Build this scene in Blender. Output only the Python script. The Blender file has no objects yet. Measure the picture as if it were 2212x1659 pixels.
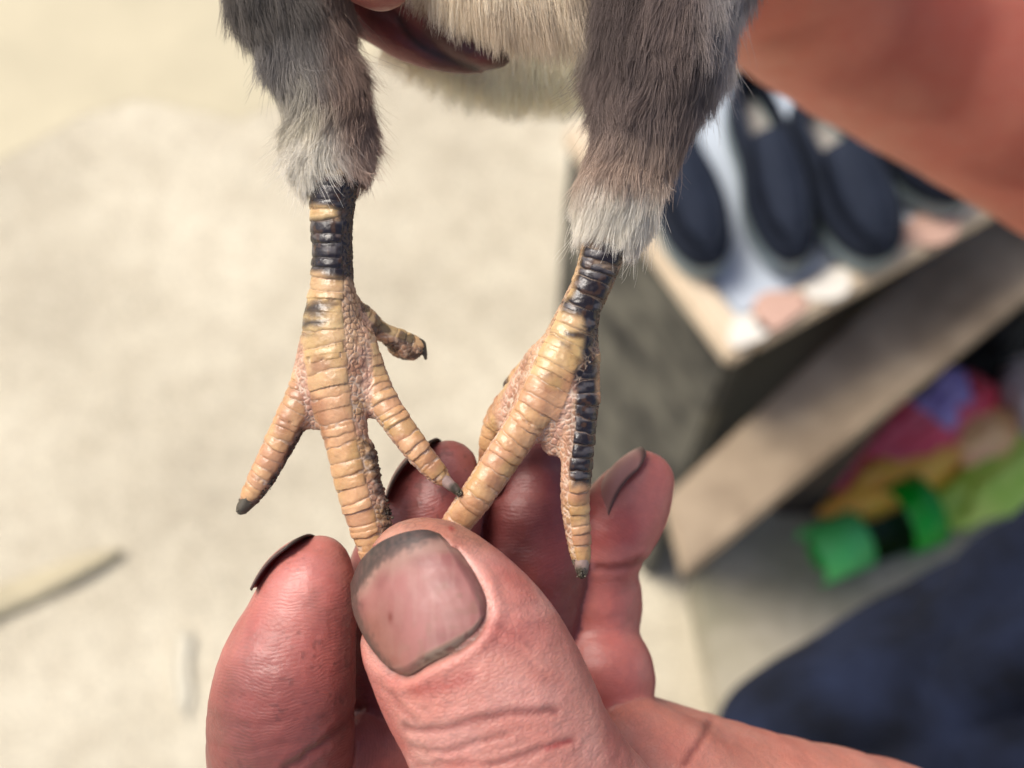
import bpy, math, random
import numpy as np
from mathutils import Vector, Matrix
from mathutils.bvhtree import BVHTree

random.seed(7)
rng = np.random.default_rng(11)
sc = bpy.context.scene
COL = sc.collection

# ------------------------------------------------------------------ camera, light, exposure
W, D = 0.120, 0.140                 # width of the frame at the feet, distance of the feet (m)
PITCH = math.radians(66)            # the camera looks down this steeply
CAMH = 1.60
cam_data = bpy.data.cameras.new('camera')
cam = bpy.data.objects.new('camera', cam_data)
COL.objects.link(cam)
sc.camera = cam
cam_data.sensor_width = 36
cam_data.lens = 36 * D / W
cam_data.clip_start = 0.005
cam_data.clip_end = 200
cam.rotation_euler = (math.pi / 2 - PITCH, 0, 0)
cam.location = (0, 0, CAMH)
cam_data.dof.use_dof = True
cam_data.dof.focus_distance = D - 0.004
cam_data.dof.aperture_fstop = cam_data.lens / 2.3       # 2.3 mm wide opening
RC = Matrix.Rotation(math.pi / 2 - PITCH, 4, 'X')
MC = Matrix.Translation((0, 0, CAMH)) @ RC              # camera frame
FG = MC @ Matrix.Translation((0, 0, -D))                # frame of the held chick, origin D in front

world = bpy.data.worlds.new('World')
sc.world = world
world.use_nodes = True
wn = world.node_tree
wn.nodes.clear()
sky = wn.nodes.new('ShaderNodeTexSky')
sky.sky_type = 'NISHITA'
sky.sun_disc = False
SUN_EL, SUN_AZ = math.radians(58), math.radians(-62)
sky.sun_elevation = SUN_EL
sky.sun_rotation = SUN_AZ
sky.air_density = 0.6
sky.dust_density = 3.5
sky.ozone_density = 0.6
bg = wn.nodes.new('ShaderNodeBackground')
bg.inputs['Strength'].default_value = 0.125
wo = wn.nodes.new('ShaderNodeOutputWorld')
wn.links.new(sky.outputs[0], bg.inputs[0])
wn.links.new(bg.outputs[0], wo.inputs[0])
sun_d = bpy.data.lights.new('sun', 'SUN')
sun_d.energy = 2.0
sun_d.angle = math.radians(24)
sun_d.color = (1.0, 0.95, 0.87)
sun = bpy.data.objects.new('sun', sun_d)
COL.objects.link(sun)
# sun_rotation r: sun direction = (sin r, cos r) in plan
sdir = Vector((math.sin(SUN_AZ) * math.cos(SUN_EL), math.cos(SUN_AZ) * math.cos(SUN_EL), math.sin(SUN_EL)))
sun.rotation_euler = sdir.to_track_quat('Z', 'Y').to_euler()
sun.location = (0, 0, 3)
sc.view_settings.view_transform = 'Standard'
sc.view_settings.look = 'None'
sc.view_settings.exposure = 0.8
sc.view_settings.gamma = 1
sc.view_settings.use_curve_mapping = False
sc.cycles.use_denoising = True
sc.cycles.max_bounces = 8
sc.cycles.diffuse_bounces = 4
sc.cycles.transparent_max_bounces = 8

# ------------------------------------------------------------------ helpers
S = W * 1000 / 2212.0               # mm per photograph pixel (2212 wide) at the feet
DM = D * 1000


def P(px, py, z=0.0):
    """photograph pixel and distance z (mm) in front of the feet -> mm in the chick's frame"""
    k = (DM - z) / DM
    return np.array(((px - 1106) * S * k, (829.5 - py) * S * k, z))


def R_(rp, z=0.0):
    return rp * S * (DM - z) / DM


def to_px(V):
    k = DM / (DM - V[:, 2])
    return V[:, 0] * k / S + 1106, 829.5 - V[:, 1] * k / S


def on_plane(px, py, h):
    """the place at height h (m) seen at a photograph pixel"""
    d = Vector(((px - 1106) * S / 1000, (829.5 - py) * S / 1000, -D))
    d = RC.to_3x3() @ d
    k = (h - CAMH) / d.z
    return Vector((0, 0, CAMH)) + d * k


def at_dist(px, py, z):
    return FG @ Vector(P(px, py, z) / 1000)


def tag(o, label=None, cat=None, group=None, kind=None):
    if label:
        o['label'] = label
    if cat:
        o['category'] = cat
    if group:
        o['group'] = group
    if kind:
        o['kind'] = kind
    return o


def empty(name, loc=None, mat=None):
    o = bpy.data.objects.new(name, None)
    o.empty_display_size = 0.02
    COL.objects.link(o)
    if mat is not None:
        o.matrix_world = mat
    elif loc is not None:
        o.location = loc
    return o


def mesh_np(name, V, F, mat=None, parent=None, smooth=True):
    me = bpy.data.meshes.new(name)
    V = np.asarray(V, dtype=np.float32)
    F = np.asarray(F, dtype=np.int32)
    me.vertices.add(len(V))
    me.vertices.foreach_set('co', V.ravel())
    n = F.shape[1]
    me.loops.add(F.size)
    me.loops.foreach_set('vertex_index', F.ravel())
    me.polygons.add(len(F))
    me.polygons.foreach_set('loop_start', np.arange(0, F.size, n, dtype=np.int32))
    me.update(calc_edges=True)
    me.validate()
    if smooth:
        me.polygons.foreach_set('use_smooth', np.ones(len(me.polygons), dtype=bool))
    o = bpy.data.objects.new(name, me)
    COL.objects.link(o)
    if parent is not None:
        o.parent = parent
    if mat is not None:
        me.materials.append(mat)
    return o


def mesh_py(name, V, F, mat=None, parent=None, smooth=False):
    me = bpy.data.meshes.new(name)
    me.from_pydata([tuple(v) for v in V], [], F)
    me.update()
    if smooth:
        for p in me.polygons:
            p.use_smooth = True
    o = bpy.data.objects.new(name, me)
    COL.objects.link(o)
    if parent is not None:
        o.parent = parent
    if mat is not None:
        me.materials.append(mat)
    return o


def set_attr(me, name, typ, arr):
    a = me.attributes.get(name) or me.attributes.new(name, typ, 'POINT')
    key = {'FLOAT': 'value', 'FLOAT_VECTOR': 'vector', 'FLOAT_COLOR': 'color'}[typ]
    a.data.foreach_set(key, np.asarray(arr, dtype=np.float32).ravel())


def get_verts(me):
    v = np.empty(len(me.vertices) * 3, dtype=np.float32)
    me.vertices.foreach_get('co', v)
    return v.reshape(-1, 3)


def get_normals(me):
    v = np.empty(len(me.vertices) * 3, dtype=np.float32)
    me.vertex_normals.foreach_get('vector', v)
    return v.reshape(-1, 3)


def sstep(a, b, x):
    t = np.clip((x - a) / (b - a), 0, 1)
    return t * t * (3 - 2 * t)


def hash3(i, j, k, s=0):
    n = (i * 374761393 + j * 668265263 + k * 2147483647 + s * 974634777).astype(np.int64)
    n = (n ^ (n >> 13)) * 1274126177
    n = n & 0x7fffffff
    n = (n ^ (n >> 16)) & 0xffff
    return n.astype(np.float32) / 65535.0


def vnoise(V, scale, s=0):
    p = V * scale
    i = np.floor(p).astype(np.int64)
    f = (p - i).astype(np.float32)
    f = f * f * (3 - 2 * f)
    r = 0
    for dx in (0, 1):
        for dy in (0, 1):
            for dz in (0, 1):
                w = (f[:, 0] if dx else 1 - f[:, 0]) * (f[:, 1] if dy else 1 - f[:, 1]) * (f[:, 2] if dz else 1 - f[:, 2])
                r = r + w * hash3(i[:, 0] + dx, i[:, 1] + dy, i[:, 2] + dz, s)
    return r


def worley(V, cell, s=0):
    p = V / cell
    i = np.floor(p).astype(np.int64)
    f1 = np.full(len(V), 9.0, dtype=np.float32)
    f2 = f1.copy()
    idv = np.zeros(len(V), dtype=np.float32)
    for dx in (-1, 0, 1):
        for dy in (-1, 0, 1):
            for dz in (-1, 0, 1):
                a, b, c = i[:, 0] + dx, i[:, 1] + dy, i[:, 2] + dz
                q = np.stack([a + hash3(a, b, c, s), b + hash3(a, b, c, s + 1), c + hash3(a, b, c, s + 2)], 1)
                d = np.sqrt(((p - q) ** 2).sum(1)).astype(np.float32)
                nearer = d < f1
                f2 = np.where(nearer, f1, np.minimum(f2, d))
                idv = np.where(nearer, hash3(a, b, c, s + 5), idv)
                f1 = np.where(nearer, d, f1)
    return f1, f2, idv


def catmull(pts, n):
    pts = np.asarray(pts, dtype=float)
    m = len(pts)
    if m == 2:
        t = np.linspace(0, 1, n)[:, None]
        return pts[0] * (1 - t) + pts[1] * t
    out = []
    for u in np.linspace(0, m - 1, n):
        i = min(int(u), m - 2)
        f = u - i
        p1, p2 = pts[i], pts[i + 1]
        p0 = pts[i - 1] if i > 0 else 2 * p1 - p2
        p3 = pts[i + 2] if i + 2 < m else 2 * p2 - p1
        out.append(0.5 * ((2 * p1) + (-p0 + p2) * f + (2 * p0 - 5 * p1 + 4 * p2 - p3) * f * f + (-p0 + 3 * p1 - 3 * p2 + p3) * f ** 3))
    return np.array(out)


class Tube:
    """a tapering limb: centre line, half width, flattening along a depth direction"""

    def __init__(self, knots, n=10, flat=1.0, front=(0, 0, 1), name=''):
        # knots: (px, py, z, half_width_px)
        a = np.array([list(P(k[0], k[1], k[2])) + [R_(k[3], k[2])] for k in knots])
        self.a = catmull(a, n)
        self.p, self.r = self.a[:, :3], self.a[:, 3]
        self.flat = flat                       # depth / width
        self.front = np.array(front, float) / np.linalg.norm(front)
        seg = np.linalg.norm(np.diff(self.p, axis=0), axis=1)
        self.s = np.concatenate([[0], np.cumsum(seg)])
        self.name = name

    def field(self, X, want=False, margin=4.0):
        X = X.astype(np.float32)
        best = np.full(len(X), 1e3, dtype=np.float32)
        if want:
            T = np.zeros(len(X), dtype=np.float32)
            PH = np.zeros(len(X), dtype=np.float32)
        k = 1 / self.flat - 1
        for i in range(len(self.p) - 1):
            a, b = self.p[i].astype(np.float32), self.p[i + 1].astype(np.float32)
            ab = b - a
            L2 = float(ab @ ab)
            reach = max(self.r[i], self.r[i + 1]) + margin + 0.5 * math.sqrt(L2)
            c = (a + b) / 2
            q0 = X - c
            sel = np.flatnonzero((q0 * q0).sum(1) < reach * reach)
            if not len(sel):
                continue
            q = X[sel] - a
            h = np.clip((q @ ab) / L2, 0, 1)
            q = q - h[:, None] * ab
            up = self.front - ab * (self.front @ ab) / L2
            up = (up / np.linalg.norm(up)).astype(np.float32)
            du = q @ up
            d2 = (q * q).sum(1) + (2 * k + k * k) * du * du
            f = np.sqrt(np.maximum(d2, 0)) - (self.r[i] + h * (self.r[i + 1] - self.r[i]))
            m = f < best[sel]
            sm = sel[m]
            best[sm] = f[m]
            if want:
                side = np.cross(ab / math.sqrt(L2), up).astype(np.float32)
                T[sm] = self.s[i] + h[m] * (self.s[i + 1] - self.s[i])
                PH[sm] = np.arctan2(q[m] @ side, du[m] * (1 + k))
        if want:
            return best, T, PH
        return best


def smin(a, b, k):
    if k <= 0:
        return np.minimum(a, b)
    h = np.maximum(k - np.abs(a - b), 0) / k
    return np.minimum(a, b) - h * h * k * 0.25


def extract(lo, hi, vox, items, mods=None):
    """items: list of (Tube, smooth radius) united in order on a grid; returns surface-net vertices and quads (mm)"""
    lo, hi = np.array(lo, float), np.array(hi, float)
    n = np.ceil((hi - lo) / vox).astype(int) + 1
    G = np.full(n, 50.0, dtype=np.float32)
    ax = [(lo[i] + vox * np.arange(n[i])).astype(np.float32) for i in range(3)]
    for tb, k in items:
        m = max(k, 1.0) + 3 * vox
        rr = tb.r.max() + m
        l = np.maximum(np.floor((tb.p.min(0) - rr - lo) / vox).astype(int), 0)
        h = np.minimum(np.ceil((tb.p.max(0) + rr - lo) / vox).astype(int) + 1, n)
        if (h <= l).any():
            continue
        sl = tuple(slice(l[i], h[i]) for i in range(3))
        X, Y, Z = np.meshgrid(ax[0][sl[0]], ax[1][sl[1]], ax[2][sl[2]], indexing='ij')
        pts = np.stack([X.ravel(), Y.ravel(), Z.ravel()], 1)
        f = tb.field(pts, margin=m + 0.5).reshape(X.shape)
        G[sl] = smin(G[sl], f, k)
    # surface nets
    ins = G < 0
    V = np.zeros([n[0] - 1, n[1] - 1, n[2] - 1, 3], dtype=np.float32)
    C = np.zeros(V.shape[:3], dtype=np.float32)
    corners = [(i, j, k) for i in (0, 1) for j in (0, 1) for k in (0, 1)]
    cnt = sum(ins[i:n[0] - 1 + i, j:n[1] - 1 + j, k:n[2] - 1 + k].astype(np.int8) for i, j, k in corners)
    act = (cnt > 0) & (cnt < 8)
    idx = np.argwhere(act)
    vid = -np.ones(act.shape, dtype=np.int64)
    vid[act] = np.arange(len(idx))
    acc = np.zeros((len(idx), 3), dtype=np.float32)
    num = np.zeros(len(idx), dtype=np.float32)
    for a in corners:
        for axis in range(3):
            if a[axis] == 1:
                continue
            b = list(a)
            b[axis] = 1
            ga = G[idx[:, 0] + a[0], idx[:, 1] + a[1], idx[:, 2] + a[2]]
            gb = G[idx[:, 0] + b[0], idx[:, 1] + b[1], idx[:, 2] + b[2]]
            m = (ga < 0) != (gb < 0)
            t = np.where(m, ga / np.where(m, ga - gb, 1), 0)
            p = np.tile(np.array(a, dtype=np.float32), (len(idx), 1))
            p[:, axis] += t
            acc += p * m[:, None]
            num += m
    verts = (idx + acc / num[:, None]) * vox + lo
    quads = []
    for axis in range(3):
        s0 = [slice(None)] * 3
        s1 = [slice(None)] * 3
        s0[axis] = slice(0, -1)
        s1[axis] = slice(1, None)
        a_, b_ = ins[tuple(s0)], ins[tuple(s1)]
        o1, o2 = [(1, 2), (2, 0), (0, 1)][axis]
        for flip in (False, True):
            e = np.argwhere((a_ & ~b_) if not flip else (~a_ & b_))
            ok = (e[:, o1] > 0) & (e[:, o2] > 0) & (e[:, o1] < n[o1] - 1) & (e[:, o2] < n[o2] - 1)
            e = e[ok]
            c = []
            for u, v in ((-1, -1), (0, -1), (0, 0), (-1, 0)):
                q = e.copy()
                q[:, o1] += u
                q[:, o2] += v
                c.append(vid[q[:, 0], q[:, 1], q[:, 2]])
            c = np.stack(c, 1)
            if flip:
                c = c[:, ::-1]
            quads.append(c)
    F = np.concatenate(quads)
    F = F[(F >= 0).all(1)]
    return verts, F


def vertex_normals(V, F):
    n_ = np.cross(V[F[:, 2]] - V[F[:, 0]], V[F[:, 3]] - V[F[:, 1]])
    out = np.zeros_like(V)
    for c in range(3):
        out[:, c] = sum(np.bincount(F[:, k], n_[:, c], len(V)) for k in range(4))
    return out / (np.linalg.norm(out, axis=1, keepdims=True) + 1e-12)


def subdivided(V, F, levels=1):
    """Catmull-Clark subdivision of a closed (or cut) quad mesh"""
    for _ in range(levels):
        nv, nf = len(V), len(F)
        E = np.stack([F, np.roll(F, -1, 1)], 2).reshape(-1, 2)
        key = np.minimum(E[:, 0], E[:, 1]).astype(np.int64) * nv + np.maximum(E[:, 0], E[:, 1])
        uk, inv, cnt = np.unique(key, return_inverse=True, return_counts=True)
        ea, eb = uk // nv, uk % nv
        fc = V[F].mean(1)
        face_of = np.repeat(np.arange(nf), 4)
        fs = np.stack([np.bincount(inv, fc[face_of, c], len(uk)) for c in range(3)], 1)
        mid = (V[ea] + V[eb]) / 2
        inner = (cnt == 2)[:, None]
        ep = np.where(inner, (V[ea] + V[eb] + fs) / 4, mid)
        val = np.bincount(F.ravel(), minlength=nv)[:, None].astype(float)
        Fq = np.stack([np.bincount(F.ravel(), np.repeat(fc[:, c], 4), nv) for c in range(3)], 1) / np.maximum(val, 1)
        ev = (np.bincount(ea, minlength=nv) + np.bincount(eb, minlength=nv))[:, None].astype(float)
        Rq = np.stack([np.bincount(ea, mid[:, c], nv) + np.bincount(eb, mid[:, c], nv) for c in range(3)], 1) / np.maximum(ev, 1)
        bnd = np.zeros(nv, dtype=bool)
        bnd[ea[cnt != 2]] = True
        bnd[eb[cnt != 2]] = True
        nvv = np.maximum(val, 3)
        VP = (Fq + 2 * Rq + (nvv - 3) * V) / nvv
        VP = np.where(bnd[:, None], V, VP)
        e = inv.reshape(-1, 4) + nv
        c = np.arange(nf) + nv + len(uk)
        F = np.concatenate([np.stack([F[:, k], e[:, k], c, e[:, (k - 1) % 4]], 1) for k in range(4)])
        V = np.concatenate([VP, ep, fc])
    return V, F, vertex_normals(V, F)


# node helpers
def new_mat(name):
    m = bpy.data.materials.new(name)
    m.use_nodes = True
    nt = m.node_tree
    b = nt.nodes['Principled BSDF']
    return m, nt, b


def N(nt, t, **kw):
    n = nt.nodes.new(t)
    for k, v in kw.items():
        if k in n.inputs.keys():
            n.inputs[k].default_value = v
        else:
            setattr(n, k, v)
    return n


def mixc(nt, fac, a, b, blend='MIX'):
    n = nt.nodes.new('ShaderNodeMix')
    n.data_type = 'RGBA'
    n.blend_type = blend
    for sock, v in ((n.inputs[0], fac), (n.inputs[6], a), (n.inputs[7], b)):
        if hasattr(v, 'links') or isinstance(v, bpy.types.NodeSocket):
            nt.links.new(v, sock)
        elif isinstance(v, (int, float)):
            sock.default_value = v
        else:
            sock.default_value = (*v, 1) if len(v) == 3 else v
    return n.outputs[2]


def ramp(nt, src, stops):
    n = nt.nodes.new('ShaderNodeValToRGB')
    els = n.color_ramp.elements
    while len(els) < len(stops):
        els.new(0.5)
    for e, (p, c) in zip(els, stops):
        e.position = p
        e.color = (*c, 1) if not isinstance(c, (int, float)) else (c, c, c, 1)
    nt.links.new(src, n.inputs[0])
    return n.outputs[0]


def math_(nt, op, a, b=0.0):
    n = nt.nodes.new('ShaderNodeMath')
    n.operation = op
    for sock, v in ((n.inputs[0], a), (n.inputs[1], b)):
        if isinstance(v, (int, float)):
            sock.default_value = v
        else:
            nt.links.new(v, sock)
    return n.outputs[0]


def bump(nt, h, strength, dist, prev=None):
    n = nt.nodes.new('ShaderNodeBump')
    n.inputs['Strength'].default_value = strength
    n.inputs['Distance'].default_value = dist
    nt.links.new(h, n.inputs['Height'])
    if prev is not None:
        nt.links.new(prev, n.inputs['Normal'])
    return n.outputs[0]


def srgb(r, g, b, k=1.0):
    f = lambda c: ((c / 255) / 12.92 if c / 255 <= 0.04045 else ((c / 255 + 0.055) / 1.055) ** 2.4) * k
    return np.array((f(r), f(g), f(b)))


def simple(name, col, rough=0.6, var=0.25, scale=8.0, bumpd=0.002, bscale=60, spec=0.4, sheen=0.0, mottled=None):
    m, nt, b = new_mat(name)
    tc = N(nt, 'ShaderNodeTexCoord')
    n1 = N(nt, 'ShaderNodeTexNoise', Scale=scale, Detail=6.0, Roughness=0.6)
    nt.links.new(tc.outputs['Object'], n1.inputs['Vector'])
    c2 = mottled if mottled is not None else tuple(c * (1 - var) for c in col)
    c = mixc(nt, ramp(nt, n1.outputs[0], [(0.35, 0.0), (0.65, 1.0)]), tuple(col), tuple(c2))
    nt.links.new(c, b.inputs['Base Color'])
    b.inputs['Roughness'].default_value = rough
    b.inputs['Specular IOR Level'].default_value = spec
    b.inputs['Sheen Weight'].default_value = sheen
    n2 = N(nt, 'ShaderNodeTexNoise', Scale=bscale, Detail=4.0)
    nt.links.new(tc.outputs['Object'], n2.inputs['Vector'])
    nt.links.new(bump(nt, n2.outputs[0], 0.6, bumpd), b.inputs['Normal'])
    return m


# ------------------------------------------------------------------ materials
def skin_material():
    m, nt, b = new_mat('skin')
    ca = N(nt, 'ShaderNodeAttribute', attribute_name='tone')
    uv = N(nt, 'ShaderNodeAttribute', attribute_name='limb')      # mm along, mm around
    tc = N(nt, 'ShaderNodeTexCoord')
    # friction ridges / fine lines across the finger
    mp = N(nt, 'ShaderNodeMapping')
    mp.inputs['Scale'].default_value = (1, 0.35, 0.35)
    mp.inputs['Rotation'].default_value = (0, 0, 0.45)
    nw = N(nt, 'ShaderNodeTexNoise', Scale=0.16, Detail=3.0)
    nt.links.new(uv.outputs['Vector'], nw.inputs['Vector'])
    wv_in = N(nt, 'ShaderNodeVectorMath', operation='MULTIPLY_ADD')
    nt.links.new(nw.outputs['Color'], wv_in.inputs[0])
    wv_in.inputs[1].default_value = (3.0, 3.0, 3.0)
    nt.links.new(uv.outputs['Vector'], wv_in.inputs[2])
    nt.links.new(wv_in.outputs[0], mp.inputs['Vector'])
    wv = N(nt, 'ShaderNodeTexWave', wave_type='BANDS', bands_direction='X', Scale=0.85, Distortion=1.2, Detail=2.5)
    wv.inputs['Detail Scale'].default_value = 0.35
    nt.links.new(mp.outputs[0], wv.inputs['Vector'])
    vo = N(nt, 'ShaderNodeTexVoronoi', feature='DISTANCE_TO_EDGE', Scale=1500.0)
    nz = N(nt, 'ShaderNodeTexNoise', Scale=420.0, Detail=5.0, Roughness=0.65)
    mp2 = N(nt, 'ShaderNodeMapping')
    nt.links.new(tc.outputs['Object'], mp2.inputs['Vector'])
    nt.links.new(tc.outputs['Object'], nz.inputs['Vector'])
    vn = N(nt, 'ShaderNodeVectorMath', operation='MULTIPLY_ADD')
    nt.links.new(nz.outputs['Color'], vn.inputs[0])
    vn.inputs[1].default_value = (0.0012,) * 3
    nt.links.new(tc.outputs['Object'], vn.inputs[2])
    mp3 = N(nt, 'ShaderNodeMapping')
    mp3.inputs['Scale'].default_value = (2.3, 1.15, 1.15)
    vo.inputs['Scale'].default_value = 1.0
    vw = N(nt, 'ShaderNodeVectorMath', operation='MULTIPLY_ADD')
    nt.links.new(nz.outputs['Color'], vw.inputs[0])
    vw.inputs[1].default_value = (0.7, 0.7, 0.7)
    nt.links.new(uv.outputs['Vector'], vw.inputs[2])
    nt.links.new(vw.outputs[0], mp3.inputs['Vector'])
    nt.links.new(mp3.outputs[0], vo.inputs['Vector'])
    vedge = ramp(nt, vo.outputs['Distance'], [(0.0, 0.0), (0.2, 1.0)])
    rid = N(nt, 'ShaderNodeAttribute', attribute_name='ridge')
    wsoft = mixc(nt, ramp(nt, nz.outputs[0], [(0.3, 0.5), (0.7, 0.92)]), wv.outputs['Color'], (0.6, 0.6, 0.6))
    h = mixc(nt, rid.outputs['Fac'], vedge, wsoft)
    b1 = bump(nt, h, 0.5, 0.00008)
    b2 = bump(nt, nz.outputs[0], 0.6, 0.0003, b1)
    nt.links.new(b2, b.inputs['Normal'])
    # colour: tone, blotches, grime sitting in the fine lines
    n3 = N(nt, 'ShaderNodeTexNoise', Scale=160.0, Detail=5.0, Roughness=0.6)
    nt.links.new(tc.outputs['Object'], n3.inputs['Vector'])
    c = mixc(nt, ramp(nt, n3.outputs[0], [(0.3, 0.0), (0.7, 0.5)]), ca.outputs['Color'], (0.95, 0.66, 0.62), 'MULTIPLY')
    n4 = N(nt, 'ShaderNodeTexNoise', Scale=1100.0, Detail=3.0, Roughness=0.7)
    nt.links.new(tc.outputs['Object'], n4.inputs['Vector'])
    c = mixc(nt, ramp(nt, n4.outputs[0], [(0.42, 0.0), (0.75, 0.55)]), c, (1.25, 1.2, 1.15), 'MULTIPLY')
    gr = N(nt, 'ShaderNodeAttribute', attribute_name='grime')
    n5 = N(nt, 'ShaderNodeTexNoise', Scale=260.0, Detail=4.0)
    nt.links.new(tc.outputs['Object'], n5.inputs['Vector'])
    line = math_(nt, 'SUBTRACT', 1.0, h)
    gf = math_(nt, 'MULTIPLY', math_(nt, 'MULTIPLY', line, gr.outputs['Fac']), ramp(nt, n5.outputs[0], [(0.38, 0.0), (0.62, 1.0)]))
    c = mixc(nt, gf, c, (0.07, 0.04, 0.03))
    nt.links.new(c, b.inputs['Base Color'])
    b.inputs['Subsurface Weight'].default_value = 0.35
    b.inputs['Subsurface Radius'].default_value = (1.0, 0.35, 0.2)
    b.inputs['Subsurface Scale'].default_value = 0.0016
    rg = ramp(nt, n3.outputs[0], [(0.3, 0.38), (0.7, 0.54)])
    nt.links.new(rg, b.inputs['Roughness'])
    b.inputs['Specular IOR Level'].default_value = 0.5
    return m


def scale_material():
    m, nt, b = new_mat('leg_scales')
    ca = N(nt, 'ShaderNodeAttribute', attribute_name='tone')
    rf = N(nt, 'ShaderNodeAttribute', attribute_name='gloss')
    tc = N(nt, 'ShaderNodeTexCoord')
    nz = N(nt, 'ShaderNodeTexNoise', Scale=1600.0, Detail=5.0, Roughness=0.7)
    nt.links.new(tc.outputs['Object'], nz.inputs['Vector'])
    n2 = N(nt, 'ShaderNodeTexNoise', Scale=500.0, Detail=5.0, Roughness=0.6)
    nt.links.new(tc.outputs['Object'], n2.inputs['Vector'])
    c = mixc(nt, ramp(nt, n2.outputs[0], [(0.35, 0.0), (0.7, 0.45)]), ca.outputs['Color'], (0.72, 0.55, 0.5), 'MULTIPLY')
    nt.links.new(c, b.inputs['Base Color'])
    rr = math_(nt, 'ADD', rf.outputs['Fac'], math_(nt, 'MULTIPLY', nz.outputs[0], 0.2))
    nt.links.new(rr, b.inputs['Roughness'])
    b.inputs['Subsurface Weight'].default_value = 0.25
    b.inputs['Subsurface Radius'].default_value = (1.0, 0.6, 0.3)
    b.inputs['Subsurface Scale'].default_value = 0.0006
    b.inputs['Specular IOR Level'].default_value = 0.5
    b1 = bump(nt, nz.outputs[0], 0.5, 0.00012)
    b2 = bump(nt, n2.outputs[0], 0.5, 0.00022, b1)
    nt.links.new(b2, b.inputs['Normal'])
    return m


def attr_material(name, rough, spec=0.5, bumps=(1200, 0.00008), sss=0.0):
    m, nt, b = new_mat(name)
    ca = N(nt, 'ShaderNodeAttribute', attribute_name='tone')
    tc = N(nt, 'ShaderNodeTexCoord')
    nz = N(nt, 'ShaderNodeTexNoise', Scale=bumps[0], Detail=5.0, Roughness=0.65)
    nt.links.new(tc.outputs['Object'], nz.inputs['Vector'])
    c = mixc(nt, ramp(nt, nz.outputs[0], [(0.3, 0.0), (0.7, 0.5)]), ca.outputs['Color'], (0.75, 0.7, 0.68), 'MULTIPLY')
    nt.links.new(c, b.inputs['Base Color'])
    nt.links.new(ramp(nt, nz.outputs[0], [(0.3, rough * 0.8), (0.7, min(1, rough * 1.3))]), b.inputs['Roughness'])
    b.inputs['Specular IOR Level'].default_value = spec
    if sss:
        b.inputs['Subsurface Weight'].default_value = sss
        b.inputs['Subsurface Radius'].default_value = (1.0, 0.4, 0.3)
        b.inputs['Subsurface Scale'].default_value = 0.001
    nt.links.new(bump(nt, nz.outputs[0], 0.5, bumps[1]), b.inputs['Normal'])
    return m


def down_material():
    m, nt, b = new_mat('down')
    ca = N(nt, 'ShaderNodeAttribute', attribute_name='tone')
    nt.links.new(ca.outputs['Color'], b.inputs['Base Color'])
    b.inputs['Roughness'].default_value = 0.55
    b.inputs['Specular IOR Level'].default_value = 0.3
    tr = N(nt, 'ShaderNodeBsdfTranslucent')
    nt.links.new(ca.outputs['Color'], tr.inputs['Color'])
    mx = N(nt, 'ShaderNodeMixShader')
    mx.inputs[0].default_value = 0.3
    nt.links.new(b.outputs[0], mx.inputs[1])
    nt.links.new(tr.outputs[0], mx.inputs[2])
    nt.links.new(mx.outputs[0], nt.nodes['Material Output'].inputs['Surface'])
    return m


M_skin = skin_material()
M_scale = scale_material()
M_nail = attr_material('nail', 0.42, 0.3, (420, 0.00004), 0.15)
M_claw = attr_material('claw', 0.45, 0.4, (2500, 0.0002))
M_down = down_material()

# ------------------------------------------------------------------ THE SETTING (world metres)
def ground_material():
    m, nt, b = new_mat('concrete_ground')
    tc = N(nt, 'ShaderNodeTexCoord')
    n1 = N(nt, 'ShaderNodeTexNoise', Scale=2.6, Detail=5.0, Roughness=0.55)
    n2 = N(nt, 'ShaderNodeTexNoise', Scale=22.0, Detail=6.0, Roughness=0.7)
    n3 = N(nt, 'ShaderNodeTexNoise', Scale=140.0, Detail=6.0, Roughness=0.7)
    for n in (n1, n2, n3):
        nt.links.new(tc.outputs['Object'], n.inputs['Vector'])
    c = ramp(nt, n1.outputs[0], [(0.3, (0.45, 0.40, 0.295)), (0.5, (0.56, 0.505, 0.375)), (0.68, (0.68, 0.62, 0.47))])
    c = mixc(nt, ramp(nt, n2.outputs[0], [(0.40, 0.0), (0.62, 0.75)]), c, (0.84, 0.82, 0.80), 'MULTIPLY')
    c = mixc(nt, ramp(nt, n3.outputs[0], [(0.5, 0.0), (0.62, 0.8)]), c, (0.55, 0.52, 0.5), 'MULTIPLY')
    nt.links.new(c, b.inputs['Base Color'])
    b.inputs['Roughness'].default_value = 0.9
    nt.links.new(bump(nt, n3.outputs[0], 0.7, 0.004), b.inputs['Normal'])
    return m


V, F = [], []
n = 40
for j in range(n + 1):
    for i in range(n + 1):
        x, y = -60 + 120 * i / n, -50 + 120 * j / n
        V.append((x, y, 0))
for j in range(n):
    for i in range(n):
        a = j * (n + 1) + i
        F.append((a, a + 1, a + n + 2, a + n + 1))
g = mesh_py('ground', V, F, ground_material())
tag(g, kind='structure')


def slab(name, corners, z0, z1, mat, parent=None, bevel=0.004):
    """a slab with a polygon plan (world xy), bevelled edges"""
    nn = len(corners)
    V = [(c[0], c[1], z0) for c in corners] + [(c[0], c[1], z1) for c in corners]
    F = [tuple(range(nn))[::-1], tuple(range(nn, 2 * nn))]
    for i in range(nn):
        j = (i + 1) % nn
        F.append((i, j, nn + j, nn + i))
    o = mesh_py(name, V, F, mat, parent)
    import bmesh
    bm = bmesh.new()
    bm.from_mesh(o.data)
    bmesh.ops.recalc_face_normals(bm, faces=bm.faces)
    if bevel:
        bmesh.ops.bevel(bm, geom=bm.edges, offset=bevel, segments=2, affect='EDGES')
    bm.to_mesh(o.data)
    bm.free()
    return o


def quad_frame(o, u, v):
    return o, u, v


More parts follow.
